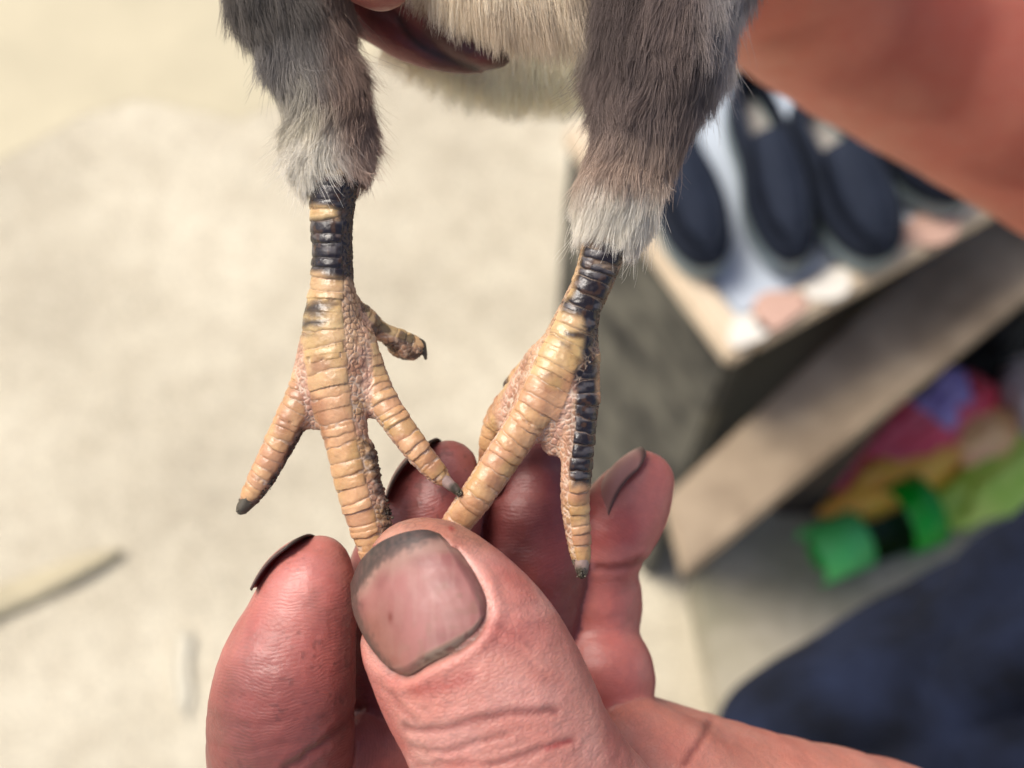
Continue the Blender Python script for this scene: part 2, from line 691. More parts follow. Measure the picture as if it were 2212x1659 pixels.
# pale worn layer of screed at the upper left
pale = simple('pale_screed', srgb(228, 216, 182, 0.66), 0.9, 0.12, 5, 0.003, 90)
pts = [on_plane(-700, 560, 0), on_plane(0, 350, 0), on_plane(180, 250, 0), on_plane(300, 215, 0), on_plane(520, 260, 0), on_plane(800, 130, 0),
       on_plane(1400, -300, 0), on_plane(-300, -700, 0), on_plane(-1100, -300, 0)]
o = slab('path', [(p.x, p.y) for p in pts], -0.01, 0.0012, pale, bevel=0.0005)
tag(o, kind='structure')

# --- shoe cabinet
HT = 0.72
c0 = on_plane(1580, 772, HT)                    # near corner of its top
ea = (on_plane(1400, 528, HT) - c0).normalized()   # along the left edge
eb = Vector((-ea.y, ea.x, 0))
if (on_plane(1900, 600, HT) - c0).dot(eb) < 0:
    eb = -eb
LA, LB = (on_plane(1212, 280, HT) - c0).length, 0.62
def cab(a, b, z):
    p = c0 + ea * a + eb * b
    return Vector((p.x, p.y, z))
cabinet = empty('shoe_cabinet', (c0.x, c0.y, 0))
tag(cabinet, 'low dark speckled cabinet with a cream rimmed pale top carrying navy shoes', 'cabinet')
def part(o, root):
    o.parent = root
    o.matrix_parent_inverse = Matrix.Translation(root.location).inverted()
    return o
m_dark_side = simple('speckled_side', srgb(24, 24, 23), 0.8, 0.5, 14, 0.002, 60, mottled=srgb(108, 105, 92))
m_front = simple('shaded_front', srgb(20, 16, 16), 0.6, 0.3, 12)  # near-black colour holds the shade on the cabinet's front face
m_rim = simple('cream_rim', srgb(225, 205, 175, 0.85), 0.6, 0.15, 12, 0.001)
m_top = simple('pale_top', srgb(190, 200, 210, 0.85), 0.5, 0.08, 9, 0.0006)
bx = lambda a0, a1, b0, b1: [cab(a0, b0, 0), cab(a1, b0, 0), cab(a1, b1, 0), cab(a0, b1, 0)]
part(slab('side_panel', bx(0.004, LA, 0.006, 0.024), 0.0, HT - 0.026, m_dark_side), cabinet)
part(slab('side_panel', bx(0.004, LA, LB - 0.024, LB - 0.006), 0.0, HT - 0.026, m_dark_side), cabinet)
part(slab('front_panel', bx(0.03, 0.045, 0.026, LB - 0.026), 0.0, HT - 0.026, m_front), cabinet)
part(slab('back_panel', bx(LA - 0.02, LA - 0.004, 0.026, LB - 0.026), 0.0, HT - 0.026, m_front), cabinet)
part(slab('top_panel', bx(0.027, LA - 0.027, 0.027, LB - 0.027), HT - 0.024, HT - 0.006, m_top), cabinet)
for nm, q in (('rim', (0, LA, 0, 0.026)), ('rim', (0, LA, LB - 0.026, LB)), ('rim', (0, 0.026, 0.0265, LB - 0.0265)), ('rim', (LA - 0.026, LA, 0.0265, LB - 0.0265))):
    part(slab(nm, bx(*q), HT - 0.025, HT, m_rim), cabinet)
# coloured stickers / patches worn into the top
m_patch = simple('peach_patch', srgb(214, 174, 154, 0.72), 0.6, 0.1)
m_wpatch = simple('white_patch', srgb(240, 234, 220, 0.75), 0.5, 0.05)
def blob_patch(px, py, rx, ry, ang, mat, name='patch'):
    c = on_plane(px, py, HT)
    V = [(0, 0, 0)]
    for i in range(20):
        t = i / 20 * 2 * math.pi
        r = 1 + 0.15 * math.sin(3 * t + px)
        x, y = rx * r * math.cos(t), ry * r * math.sin(t)
        V.append((x * math.cos(ang) - y * math.sin(ang), x * math.sin(ang) + y * math.cos(ang), 0))
    V = [(c.x + v[0], c.y + v[1], HT + 0.002) for v in V] + [(c.x + v[0], c.y + v[1], HT - 0.004) for v in V[1:]]
    F = [(0, 1 + i, 1 + (i + 1) % 20) for i in range(20)] + [(1 + i, 21 + i, 21 + (i + 1) % 20, 1 + (i + 1) % 20) for i in range(20)]
    part(mesh_py(name, V, F, mat), cabinet)
blob_patch(1680, 668, 0.025, 0.016, 0.5, m_patch)
blob_patch(1612, 716, 0.017, 0.013, 0.5, m_wpatch)
blob_patch(1790, 620, 0.023, 0.012, 0.5, m_wpatch)
blob_patch(2010, 490, 0.032, 0.017, 0.5, m_patch)

# --- shoes: navy canvas slip-ons
m_canvas = simple('navy_canvas', srgb(36, 42, 54), 0.85, 0.2, 60, 0.0006, 700, spec=0.15)
m_sole = simple('grey_green_sole', srgb(150, 166, 168, 0.85), 0.55, 0.15, 30, 0.0005)
m_insole = simple('pale_insole', srgb(190, 184, 175, 0.8), 0.8, 0.3, 50, 0.0005)


def shoe_outline(n=36):
    pts = []
    for i in range(n):
        t = 2 * math.pi * i / n
        y = math.cos(t)                       # +1 toe, -1 heel
        x = math.sin(t)
        w = 0.40 + 0.10 * y - 0.10 * math.exp(-((y + 0.1) / 0.35) ** 2) * (1 if x > 0 else 0.35)
        pts.append((math.copysign(abs(x) ** 0.85, x) * w, y))
    return pts


def make_shoe(label, a, b, width_m):
    """heel at a, toe at b (world points on the top)"""
    L = (b - a).length / 2
    c = (a + b) / 2
    root = empty('slip_on_shoe', (c.x, c.y, HT))
    tag(root, label, 'shoe', 'slip-on shoes on the cabinet')
    root.rotation_euler.z = math.atan2((b - a).y, (b - a).x) - math.pi / 2
    ol = shoe_outline()
    n = len(ol)
    k = width_m / 0.8

    def rings(prof, mat, name, cap_top=True, cap_bottom=True):
        V, F = [], []
        for (z, sx, sy, dz) in prof:
            for (x, y) in ol:
                V.append((x * k * sx, y * L * sy, z + dz * y))
        for r in range(len(prof) - 1):
            for i in range(n):
                j = (i + 1) % n
                F.append((r * n + i, r * n + j, (r + 1) * n + j, (r + 1) * n + i))
        if cap_bottom:
            F.append(tuple(range(n)))
        if cap_top:
            F.append(tuple(reversed(range((len(prof) - 1) * n, len(prof) * n))))
        return mesh_py(name, V, F, mat, root, True)
    rings([(0.0, 0.93, 0.97, 0), (0.003, 1.06, 1.02, 0), (0.020, 1.12, 1.03, 0), (0.022, 1.09, 1.02, 0)], m_sole, 'sole')
    rings([(0.0225, 0.85, 0.9, 0), (0.026, 0.80, 0.86, 0)], m_insole, 'insole')
    # upper: closed over the toe, open over the heel with a collar
    V, F = [], []
    prof = [(0.022, 0.985), (0.034, 0.99), (0.046, 0.93), (0.056, 0.80)]
    m_ = 40
    rows = []
    for (z, sx) in prof:
        row = []
        for i in range(n):
            x, y = ol[i]
            hgt = 1.0 if y < 0.15 else 1.0 - 0.45 * ((y - 0.15) / 0.85)
            row.append(len(V))
            V.append((x * k * sx, y * L * (0.5 + 0.5 * sx if y > 0 else 0.75 + 0.25 * sx), 0.022 + (z - 0.022) * hgt))
        rows.append(row)
    for r in range(len(rows) - 1):
        for i in range(n):
            j = (i + 1) % n
            F.append((rows[r][i], rows[r][j], rows[r + 1][j], rows[r + 1][i]))
    # vamp over the toe half: rows of shared points
    top = rows[-1]
    prev = None
    for i in range(1, n // 4 + 2):
        a1, b1 = top[i], top[n - i]
        row = [a1]
        for f in (0.2, 0.4, 0.6, 0.8):
            v = [V[a1][t] * (1 - f) + V[b1][t] * f for t in range(3)]
            v[2] += 0.010 * math.sin(math.pi * f) * min(1, i / 4)
            row.append(len(V))
            V.append(tuple(v))
        row.append(b1)
        if prev is None:
            F.append((top[0],) + tuple(row))
        else:
            for q in range(5):
                F.append((prev[q], prev[q + 1], row[q + 1], row[q]))
        prev = row
    up = mesh_py('upper', V, F, m_canvas, root, True)
    sm = up.modifiers.new('thick', 'SOLIDIFY')
    sm.thickness = 0.0022
    sm.offset = -1
    return root


def T(px, py):
    return on_plane(px, py, HT + 0.02)


make_shoe('navy shoe nearest the chick leg, only its dark rounded toe in view', T(1392, 230), T(1535, 578), 0.054)
make_shoe('navy canvas slip-on with its narrow heel at the top, second from the chick leg', T(1592, 190), T(1716, 568), 0.050)
make_shoe('navy canvas slip-on with a pale insole, third from the chick leg', T(1722, 236), T(1905, 560), 0.062)
make_shoe('grey edged slip-on half hidden below the forearm, farthest from the chick leg', T(1800, 215), T(2085, 430), 0.056)

# --- plank
m_plank = simple('weathered_plank', srgb(192, 172, 144, 0.85), 0.8, 0.3, 7, 0.003, 40, mottled=srgb(128, 110, 88, 0.8))
HP = 0.60
q = [on_plane(1481, 1240, HP), on_plane(2350, 535, HP), on_plane(2290, 270, HP), on_plane(1440, 1072, HP)]
o = slab('plank', [(p.x, p.y) for p in q], HP - 0.028, HP, m_plank, bevel=0.003)
o.name = 'wooden_plank'
tag(o, 'long pale weathered wooden plank running diagonally below the shoe cabinet', 'plank')
# trestle legs that carry it
m_leg = simple('dark_wood', srgb(60, 48, 40), 0.8, 0.3, 10)

# --- concrete step
m_step = simple('grey_concrete', srgb(184, 174, 152, 0.85), 0.9, 0.18, 8, 0.004, 60, mottled=srgb(146, 140, 116, 0.8))
HS = 0.06
q = [on_plane(1492, 1255, HS), on_plane(1590, 1720, HS), on_plane(2900, 1750, HS), on_plane(2750, 450, HS), on_plane(2230, 440, HS)]
o = slab('step', [(p.x, p.y) for p in q], 0.0, HS, m_step, bevel=0.006)
o.name = 'concrete_step'
tag(o, 'grey concrete step at the right, below the wooden plank', 'step')
o['kind'] = 'thing'

# low dark post under the plank's near end and its far end
def post(px, py, name='plank_support'):
    c = on_plane(px, py, HP - 0.03)
    q = [(c.x - .03, c.y - .02), (c.x + .03, c.y - .02), (c.x + .03, c.y + .02), (c.x - .03, c.y + .02)]
    return slab(name, q, HS, HP - 0.029, m_leg)
for i, (px, py) in enumerate(((1960, 720), (2230, 450))):
    o = post(px, py)
    tag(o, ('dark wooden block carrying the middle of the plank', 'dark wooden block carrying the far end of the plank')[i], 'block')

# --- dark woven mat at the right on the step
m_mat = simple('dark_weave', srgb(52, 52, 46), 0.9, 0.4, 30, 0.003, 90)
V, F = [], []
def mat_strand():
    me = None
p0, p1, p2, p3 = on_plane(1990, 700, HS), on_plane(2400, 560, HS), on_plane(2420, 950, HS), on_plane(2040, 930, HS)
root = empty('woven_mat', (p0.x, p0.y, HS + 0.001))
tag(root, 'dark ribbed woven mat at the right edge behind the coloured bags', 'mat')
slat_mesh = None
for i in range(26):
    f = (i + 0.5) / 26
    a = p0.lerp(p3, f)
    b = p1.lerp(p2, f)
    d = (p3 - p0) / 26 * 0.42
    q = [(a + d), (a - d), (b - d), (b + d)]
    part(slab('strip', [(v.x, v.y) for v in q], HS + 0.001, HS + 0.008, m_mat, bevel=0.0015), root)

# --- plastic bags and bits
def crumple(name, px, py, h, sx, sy, sz, ang, mat, label, seed, cat='bag'):
    c = on_plane(px, py, h)
    V, F = [], []
    nu, nv = 40, 22
    for j in range(nv + 1):
        th = math.pi * j / nv
        for i in range(nu):
            ph = 2 * math.pi * i / nu
            V.append((math.sin(th) * math.cos(ph), math.sin(th) * math.sin(ph), math.cos(th)))
    for j in range(nv):
        for i in range(nu):
            F.append((j * nu + i, (j + 1) * nu + i, (j + 1) * nu + (i + 1) % nu, j * nu + (i + 1) % nu))
    V = np.array(V)
    r = 1 + 0.5 * (vnoise(V + 5, 2.2, seed) - 0.5) + 0.35 * np.abs(vnoise(V + 9, 4.5, seed + 3) - 0.5)
    V = V * r[:, None] * np.array([sx, sy, sz])
    V[:, 2] = np.maximum(V[:, 2] + sz * 0.7, 0.0015)
    ca, sa = math.cos(ang), math.sin(ang)
    V = np.stack([V[:, 0] * ca - V[:, 1] * sa, V[:, 0] * sa + V[:, 1] * ca, V[:, 2]], 1)
    o = mesh_py(name, V, F, mat, None, True)
    o.location = (c.x, c.y, h)
    tag(o, label, cat)
    return o


def plastic(name, c1, c2, scale=14):
    return simple(name, c1, 0.35, 0.2, scale, 0.001, 80, 0.5, mottled=c2)


crumple('plastic_bag', 1830, 1015, HS, 0.069, 0.044, 0.024, 0.4, plastic('red_plastic', srgb(235, 70, 85), srgb(250, 90, 105)),
        'small crumpled red plastic packet at the left of the coloured heap', 1)
crumple('plastic_bag', 1990, 940, HS, 0.107, 0.063, 0.036, 0.5, plastic('crimson_plastic', srgb(235, 60, 78), srgb(245, 120, 130)),
        'larger crumpled crimson plastic bag in the middle of the coloured heap', 4)
crumple('plastic_bag', 2005, 868, HS + 0.03, 0.050, 0.048, 0.026, 0.2, plastic('violet_plastic', srgb(150, 125, 180), srgb(180, 155, 195)),
        'violet plastic wrapper lying on top of the coloured heap', 9)
crumple('plastic_bag', 1945, 1030, HS, 0.126, 0.038, 0.030, 0.45, plastic('orange_plastic', srgb(250, 175, 80), srgb(255, 205, 70)),
        'long crumpled orange plastic bag below the crimson one', 14)
crumple('plastic_bag', 2100, 975, HS, 0.057, 0.050, 0.036, 0.3, plastic('peach_plastic', srgb(250, 185, 140), srgb(250, 205, 130)),
        'peach coloured plastic bag between the orange and the lime ones', 24)
crumple('plastic_bag', 2170, 1030, HS, 0.107, 0.048, 0.036, 0.55, plastic('lime_plastic', srgb(150, 195, 60), srgb(205, 225, 110)),
        'lime green plastic bag at the right end of the coloured heap', 19)
crumple('plastic_bag', 2230, 900, HS, 0.044, 0.076, 0.060, 0.2, plastic('white_plastic', srgb(230, 222, 215, 0.9), srgb(215, 190, 185, 0.9)),
        'white plastic bag cut off by the right edge of the photo', 29)

# green plastic cup lying on its side with an open dark mouth
m_green = simple('green_plastic', srgb(0, 160, 35), 0.35, 0.1, 20, 0.0005)
m_pgreen = simple('pale_green_plastic', srgb(90, 205, 105), 0.4, 0.2, 20, 0.0005)
m_dgreen = simple('inner_green', srgb(20, 60, 25), 0.5, 0.2, 20, 0.0005)
ca_, cb_ = on_plane(1765, 1200, HS + 0.04), on_plane(1990, 1105, HS + 0.04)
cup = empty('green_scoop', ((ca_.x + cb_.x) / 2, (ca_.y + cb_.y) / 2, HS))
tag(cup, 'bright green plastic scoop lying on the concrete step above the trousers', 'scoop')
ax_ = (cb_ - ca_)
Lc = ax_.length
ax_.normalize()
sd = Vector((-ax_.y, ax_.x, 0))
def cup_pt(t, a, r):
    return ca_ + ax_ * (t * Lc) + sd * (r * math.cos(a)) + Vector((0, 0, r * math.sin(a)))
def cup_shell(name, t0, t1, r0, r1, a0, a1, mat, n=24, th=0.003):
    V, F = [], []
    for rr in (0, -th):
        for i in range(n + 1):
            a = a0 + (a1 - a0) * i / n
            V.append(cup_pt(t0, a, r0 + rr))
            V.append(cup_pt(t1, a, r1 + rr))
    h = 2 * (n + 1)
    for i in range(n):
        F.append((2 * i, 2 * i + 1, 2 * i + 3, 2 * i + 2))
        F.append((h + 2 * i, h + 2 * i + 2, h + 2 * i + 3, h + 2 * i + 1))
        F.append((2 * i, 2 * i + 2, h + 2 * i + 2, h + 2 * i))
        F.append((2 * i + 1, h + 2 * i + 1, h + 2 * i + 3, 2 * i + 3))
    F.append((0, h, h + 1, 1))
    F.append((2 * n, 2 * n + 1, h + 2 * n + 1, h + 2 * n))
    return part(mesh_py(name, V, F, mat, None, True), cup)
cup_shell('bowl', 0.30, 0.98, 0.0378, 0.0428, math.radians(185), math.radians(355), m_dgreen)
cup_shell('rim', 0.76, 1.05, 0.0454, 0.0504, 0, 2 * math.pi - 0.01, m_green)
cup_shell('handle_grip', -0.05, 0.40, 0.0378, 0.0391, math.radians(-30), math.radians(210), m_pgreen)
cup_shell('handle_core', -0.02, 0.12, 0.0202, 0.0202, 0, 2 * math.pi - 0.01, m_green)

# straw on the ground, left
m_straw = simple('straw', srgb(218, 204, 166, 0.62), 0.7, 0.15, 40)
a, b = on_plane(-120, 1350, 0.008), on_plane(262, 1190, 0.01)
V, F = [], []
n = 10
mm = 8
for i in range(n + 1):
    c = a.lerp(b, i / n) + Vector((0, 0, 0.003 * math.sin(i)))
    wk = 0.021 * (1 - (i / n) ** 4 * 0.8)
    d = (b - a).normalized()
    s_ = Vector((-d.y, d.x, 0))
    for j in range(mm):
        t = 2 * math.pi * j / mm
        V.append(c + s_ * wk * math.cos(t) + Vector((0, 0, 0.005 * math.sin(t))))
for i in range(n):
    for j in range(mm):
        F.append((i * mm + j, i * mm + (j + 1) % mm, (i + 1) * mm + (j + 1) % mm, (i + 1) * mm + j))
F.append(tuple(range(mm))[::-1])
F.append(tuple(range(n * mm, n * mm + mm)))
o = mesh_py('straw_stalk', V, F, m_straw, None, True)
tag(o, 'flat pale yellow straw stalk lying on the concrete at the lower left', 'straw')
# pebbles / grit, a single scatter
V, F = [], []
for i in range(1500):
    px, py = rng.uniform(-200, 1300), rng.uniform(300, 1800)
    c = on_plane(px, py, 0)
    r = rng.uniform(0.001, 0.0035)
    k = len(V)
    for d in ((1, 0, 0), (0, 1, 0), (-1, 0, 0), (0, -1, 0)):
        V.append((c.x + d[0] * r * rng.uniform(.7, 1.2), c.y + d[1] * r * rng.uniform(.7, 1.2), 0.0005))
    V.append((c.x, c.y, r * 0.9))
    F += [(k, k + 1, k + 4), (k + 1, k + 2, k + 4), (k + 2, k + 3, k + 4), (k + 3, k, k + 4)]
o = mesh_py('gravel', V, F, simple('grit', srgb(190, 182, 165), 0.8, 0.5, 90))
tag(o, kind='stuff')
# pale paper scraps on the ground
m_paper = simple('paper', srgb(230, 222, 198, 0.72), 0.8, 0.12)
for i, (px, py, w_, h_, an, lab) in enumerate(((392, 1450, 0.010, 0.05, 0.1, 'narrow upright white paper scrap on the concrete beside the index finger'),)):
    c = on_plane(px, py, 0.01)
    V, F = [], []
    for a in range(13):
        for b in range(13):
            x, y = (a / 12 - .5) * 2 * w_, (b / 12 - .5) * 2 * h_
            x += 0.2 * w_ * math.sin(b * .8 + i)
            y += 0.2 * h_ * math.sin(a * .6 + i)
            V.append((c.x + x * math.cos(an) - y * math.sin(an), c.y + x * math.sin(an) + y * math.cos(an), 0.008 + 0.002 * math.sin(a * .5 + b * .3 + i)))
    for a in range(12):
        for b in range(12):
            F.append((a * 13 + b, a * 13 + b + 13, a * 13 + b + 14, a * 13 + b + 1))
    o = mesh_py('paper_scrap', V, F, m_paper, None, True)
    sm = o.modifiers.new('t', 'SOLIDIFY')
    sm.thickness = 0.0006
    tag(o, lab, 'paper scrap')

# ------------------------------------------------------------------ THE PERSON (hands, forearms, trousers)
person = empty('person', mat=FG)
tag(person, 'person in navy trousers holding the chick by its feet and body with dirty nailed hands', 'person')

thumb = Tube([(905, 1235, 9, 118), (930, 1275, 9.5, 158), (968, 1345, 10, 196), (1020, 1440, 10.5, 222), (1070, 1540, 10, 224), (1130, 1660, 9, 224),
              (1215, 1810, 5, 250), (1330, 1980, -2, 300)], 30, 0.82, (-0.35, 0.05, 0.94), 'thumb')
index = Tube([(692, 1226, -1, 68), (669, 1285, 0, 103), (644, 1370, 0, 127), (618, 1470, 0, 154), (606, 1570, -1, 163), (610, 1680, -5, 160), (650, 1850, -12, 165)],
             26, 0.92, (-0.3, 0.2, 0.9), 'index')
index2 = Tube([(700, 1700, -6, 120), (800, 1640, -10, 105), (900, 1700, -14, 120), (1000, 1800, -16, 160)], 12, 1.0, name='index2')
middle = Tube([(970, 1012, -9, 64), (952, 1080, -9, 97), (915, 1160, -10, 120), (868, 1260, -10, 122), (850, 1400, -13, 128), (880, 1560, -18, 140), (1000, 1750, -20, 150)],
              24, 0.95, (-0.3, 0, 0.9), 'middle')
ring = Tube([(1160, 1010, -15, 84), (1150, 1080, -14.5, 108), (1148, 1180, -14.5, 126), (1146, 1300, -17, 118), (1130, 1450, -19, 125), (1150, 1650, -22, 140)],
            8, 0.95, (0, 0, 1), 'ring')
little = Tube([(1390, 1040, -17, 66), (1350, 1105, -17, 90), (1300, 1178, -18, 98), (1260, 1245, -20, 92)], 14, 0.95, (-0.2, 0, 1), 'little')
little2 = Tube([(1240, 1215, -20, 84), (1280, 1280, -20, 106), (1278, 1345, -21, 102), (1250, 1410, -22, 100)], 14, 0.95, (0, 0, 1), 'little2')
little3 = Tube([(1250, 1380, -20, 92), (1302, 1452, -18, 112), (1270, 1530, -20, 106), (1220, 1620, -22, 104)], 14, 0.95, (0, 0, 1), 'little3')
palm = Tube([(1180, 1640, -20, 120), (1310, 1700, -20, 205), (1400, 1850, -20, 330), (1560, 2010, -22, 440), (1900, 2160, -28, 500), (2500, 2400, -40, 510)], 18, 0.8, (0, 0, 1), 'palm')
heel = Tube([(1370, 1640, -13, 128), (1440, 1740, -13, 190), (1560, 1850, -16, 220)], 12, 0.9, (0, 0, 1), 'heel')
hand_tubes = [thumb, index, index2, middle, ring, little, little2, little3, palm, heel]
lo, hi = P(420, 2900, 5), P(2900, 900, 5)
lo = np.array([-40, -118, -62.0])
hi = np.array([112, -4, 32.0])
Vh, Fh = extract(lo, hi, 0.55, [(palm, 0), (heel, 2.0), (little3, 1.3), (little2, 1.2), (little, 1.2), (ring, 0.4), (middle, 0.4), (index2, 1.0), (index, 0.5), (thumb, 0.5)])
Vh, Fh, Nh = subdivided(Vh, Fh, 1)


def polyline_dist(px, py, line):
    best = np.full(len(px), 1e9)
    for (x0, y0), (x1, y1) in zip(line[:-1], line[1:]):
        dx, dy = x1 - x0, y1 - y0
        h = np.clip(((px - x0) * dx + (py - y0) * dy) / (dx * dx + dy * dy + 1e-9), 0, 1)
        best = np.minimum(best, np.hypot(px - x0 - h * dx, py - y0 - h * dy))
    return best


def inside(px, py, poly):
    c = np.zeros(len(px), dtype=bool)
    n_ = len(poly)
    for i in range(n_):
        x0, y0 = poly[i]
        x1, y1 = poly[(i + 1) % n_]
        m = ((y0 > py) != (y1 > py)) & (px < (x1 - x0) * (py - y0) / ((y1 - y0) if y1 != y0 else 1e-9) + x0)
        c ^= m
    return c


def smooth_line(pts, n=40):
    return [tuple(p) for p in catmull(np.array(pts, float), n)]


# the thumb nail's outline (photograph pixels), used to sink its bed and to lay the nail
NAIL_TIP = smooth_line([(756, 1262), (778, 1212), (815, 1175), (865, 1152), (920, 1144), (968, 1160)], 30)
NAIL_RIGHT = smooth_line([(968, 1160), (1000, 1200), (1028, 1245), (1048, 1290), (1054, 1325)], 30)
NAIL_ROOT = smooth_line([(1054, 1325), (1030, 1372), (985, 1405), (930, 1432), (885, 1458), (852, 1455)], 30)
NAIL_LEFT = smooth_line([(852, 1455), (818, 1422), (785, 1375), (762, 1320), (756, 1262)], 30)
NAIL = NAIL_TIP[:-1] + NAIL_RIGHT[:-1] + NAIL_ROOT[:-1] + NAIL_LEFT[:-1]


def limb_attrs(V, tubes):
    f = np.full(len(V), 1e3, dtype=np.float32)
    L = np.zeros((len(V), 3), dtype=np.float32)
    ID = np.zeros(len(V), dtype=int)
    f2 = np.full(len(V), 1e3, dtype=np.float32)
    for k, tb in enumerate(tubes):
        d, t, ph = tb.field(V, True)
        m = d < f
        f2 = np.where(m, f, np.minimum(f2, d))
        ax_d = tb.p[-1] - tb.p[0]
        ax_d /= np.linalg.norm(ax_d)
        sd_d = np.cross(ax_d, tb.front)
        sd_d /= np.linalg.norm(sd_d)
        L[m, 0] = V[m] @ ax_d
        L[m, 1] = V[m] @ sd_d
        L[m, 2] = V[m] @ np.cross(ax_d, sd_d) + k * 7
        ID[m] = k
        f = np.where(m, d, f)
    return f, f2, L, ID


f1, f2, limb, hid = limb_attrs(Vh, hand_tubes)
px, py = to_px(Vh)
frontal = Nh[:, 2] > -0.2
near = (Vh[:, 2] > 2) & frontal
disp = np.zeros(len(Vh))
dn = polyline_dist(px, py, NAIL + [NAIL[0]])
inn = inside(px, py, NAIL)
isthumb = hid == 0
disp += isthumb * near * np.where(inn, -0.35 * sstep(0, 14, dn), 0)
disp -= isthumb * near * 0.45 * np.exp(-(dn / 7) ** 2) * (py > 1180)
# soft fold that rises round the nail
foldw = np.where(inn, 0, np.exp(-((dn - 24) / 13) ** 2)) * sstep(1180, 1260, py)
disp += isthumb * near * 0.22 * foldw
creases = [  # (line, half width px, depth mm, which tube or None)
    (smooth_line([(880, 1572), (950, 1572), (1030, 1556), (1120, 1540), (1200, 1536)]), 10, 0.35, 0),
    (smooth_line([(895, 1612), (960, 1622), (1040, 1600), (1100, 1588)]), 7, 0.20, 0),
    (smooth_line([(1060, 1652), (1130, 1632), (1190, 1608), (1236, 1598)]), 8, 0.28, 0),
    (smooth_line([(900, 1655), (980, 1648), (1060, 1650)]), 7, 0.18, 0),
    (smooth_line([(850, 1500), (872, 1530), (900, 1556)]), 7, 0.20, 0),
    (smooth_line([(1060, 1385), (1130, 1420), (1180, 1470)]), 9, 0.10, 0),
    (smooth_line([(1070, 1350), (1110, 1370), (1150, 1400)]), 8, 0.10, 0),
    (smooth_line([(1100, 1300), (1150, 1330), (1180, 1360)]), 8, 0.07, 0),
    (smooth_line([(775, 1530), (735, 1575), (690, 1615), (620, 1662)]), 10, 0.55, None),
    (smooth_line([(1535, 1560), (1512, 1600), (1480, 1650)]), 9, 0.35, None),
    (smooth_line([(1290, 1225), (1340, 1226), (1388, 1212)]), 9, 0.4, None),
    (smooth_line([(470, 1425), (560, 1440), (640, 1420)]), 10, 0.05, 1),
    (smooth_line([(445, 1540), (540, 1570), (650, 1545)]), 9, 0.12, 1),
    (smooth_line([(440, 1600), (520, 1625), (620, 1605)]), 9, 0.14, 1),
]
crease = np.zeros(len(Vh))
for ln, w_, dp, who in creases:
    dd = polyline_dist(px + 6 * (vnoise(Vh, 0.8, 5) - .5), py + 8 * (vnoise(Vh, 0.8, 6) - .5), ln)
    ok = frontal & ((hid == who) if who is not None else True)
    e = np.exp(-(dd / w_) ** 2) * ok
    crease = np.maximum(crease, e * min(1, dp * 2.5))
    disp -= 0.45 * dp * e - 0.45 * 0.35 * dp * np.exp(-((dd - 2.0 * w_) / w_) ** 2) * ok
# lumpy flesh
disp += 0.4 * (vnoise(Vh, 0.12, 1) - 0.5) + 0.12 * (vnoise(Vh, 0.35, 2) - 0.5) + 0.07 * (vnoise(Vh, 1.0, 3) - 0.5)
# back-of-thumb wrinkle field
wr = np.abs(vnoise(np.stack([limb[:, 0] * 0.9, limb[:, 1] * 0.22, limb[:, 2]], 1), 1.0, 8) - 0.5) * 2
disp -= 0.06 * (1 - wr) ** 4 * (isthumb & frontal) * sstep(1440, 1520, py)
Vh2 = Vh + Nh * disp[:, None]

tone = np.tile(srgb(214, 150, 134, 0.76), (len(Vh), 1))
red = srgb(196, 92, 86, 0.62)
pale_ = srgb(228, 176, 162, 0.8)
tan_ = srgb(188, 140, 112, 0.70)
def blend(t, c, w):
    c = np.asarray(c)
    return t * (1 - w[:, None]) + (c if c.ndim == 2 else c[None, :]) * w[:, None]
w_ = sstep(0.35, 0.7, vnoise(Vh, 0.16, 21))
tone = blend(tone, red, 0.55 * w_)
tone = blend(tone, pale_, 0.5 * sstep(0.5, 0.8, vnoise(Vh, 0.22, 22)))
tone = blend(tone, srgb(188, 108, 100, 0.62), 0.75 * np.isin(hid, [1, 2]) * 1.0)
tone = blend(tone, srgb(160, 74, 76, 0.5), 0.75 * np.isin(hid, [3, 4]))  # natural redness plus shade behind the thumb, painted into middle and ring
tone = blend(tone, srgb(140, 58, 60, 0.45), 0.5 * (hid == 4))  # more painted shade on the ring finger
tone = blend(tone, srgb(205, 95, 90, 0.7), 0.5 * np.isin(hid, [5, 6, 7]))
tone = blend(tone, srgb(214, 140, 118, 0.72), 0.7 * np.isin(hid, [8, 9]))
tone = blend(tone, tan_, 0.55 * isthumb * sstep(1220, 1150, py))
tone = blend(tone, srgb(150, 70, 62, 0.6), 0.75 * crease)
# red nick near the thumb tip, scratch lower down
tone = blend(tone, srgb(190, 30, 50, 0.6), 0.9 * isthumb * np.exp(-(np.hypot(px - 976, (py - 1140)) / 7) ** 2))
tone = blend(tone, srgb(185, 60, 60, 0.6), 0.7 * isthumb * np.exp(-(polyline_dist(px, py, [(1180, 1618), (1232, 1600)]) / 5) ** 2))
tone = blend(tone, srgb(190, 80, 70, 0.6), 0.6 * isthumb * np.exp(-(polyline_dist(px, py, smooth_line([(900, 1490), (960, 1480), (1010, 1462)])) / 18) ** 2))
tone = blend(tone, srgb(138, 72, 66, 0.6), 0.65 * (hid == 1) * sstep(1380, 1560, py + 80 * (vnoise(Vh, 0.15, 33) - .5)))  # grime and some shade painted together over the lower index finger
tone = blend(tone, srgb(226, 150, 138, 0.76), 0.5 * (hid == 1) * np.exp(-(np.hypot(px - 640, py - 1260) / 90) ** 2))  # pinkish highlight painted near the index fingertip
tone = blend(tone, srgb(60, 38, 34), np.where(isthumb, 0.15, 0.35) * (hid <= 4) * sstep(0.72, 0.82, vnoise(Vh, 1.8, 34)) * sstep(0.4, 0.6, vnoise(Vh, 0.2, 35)))
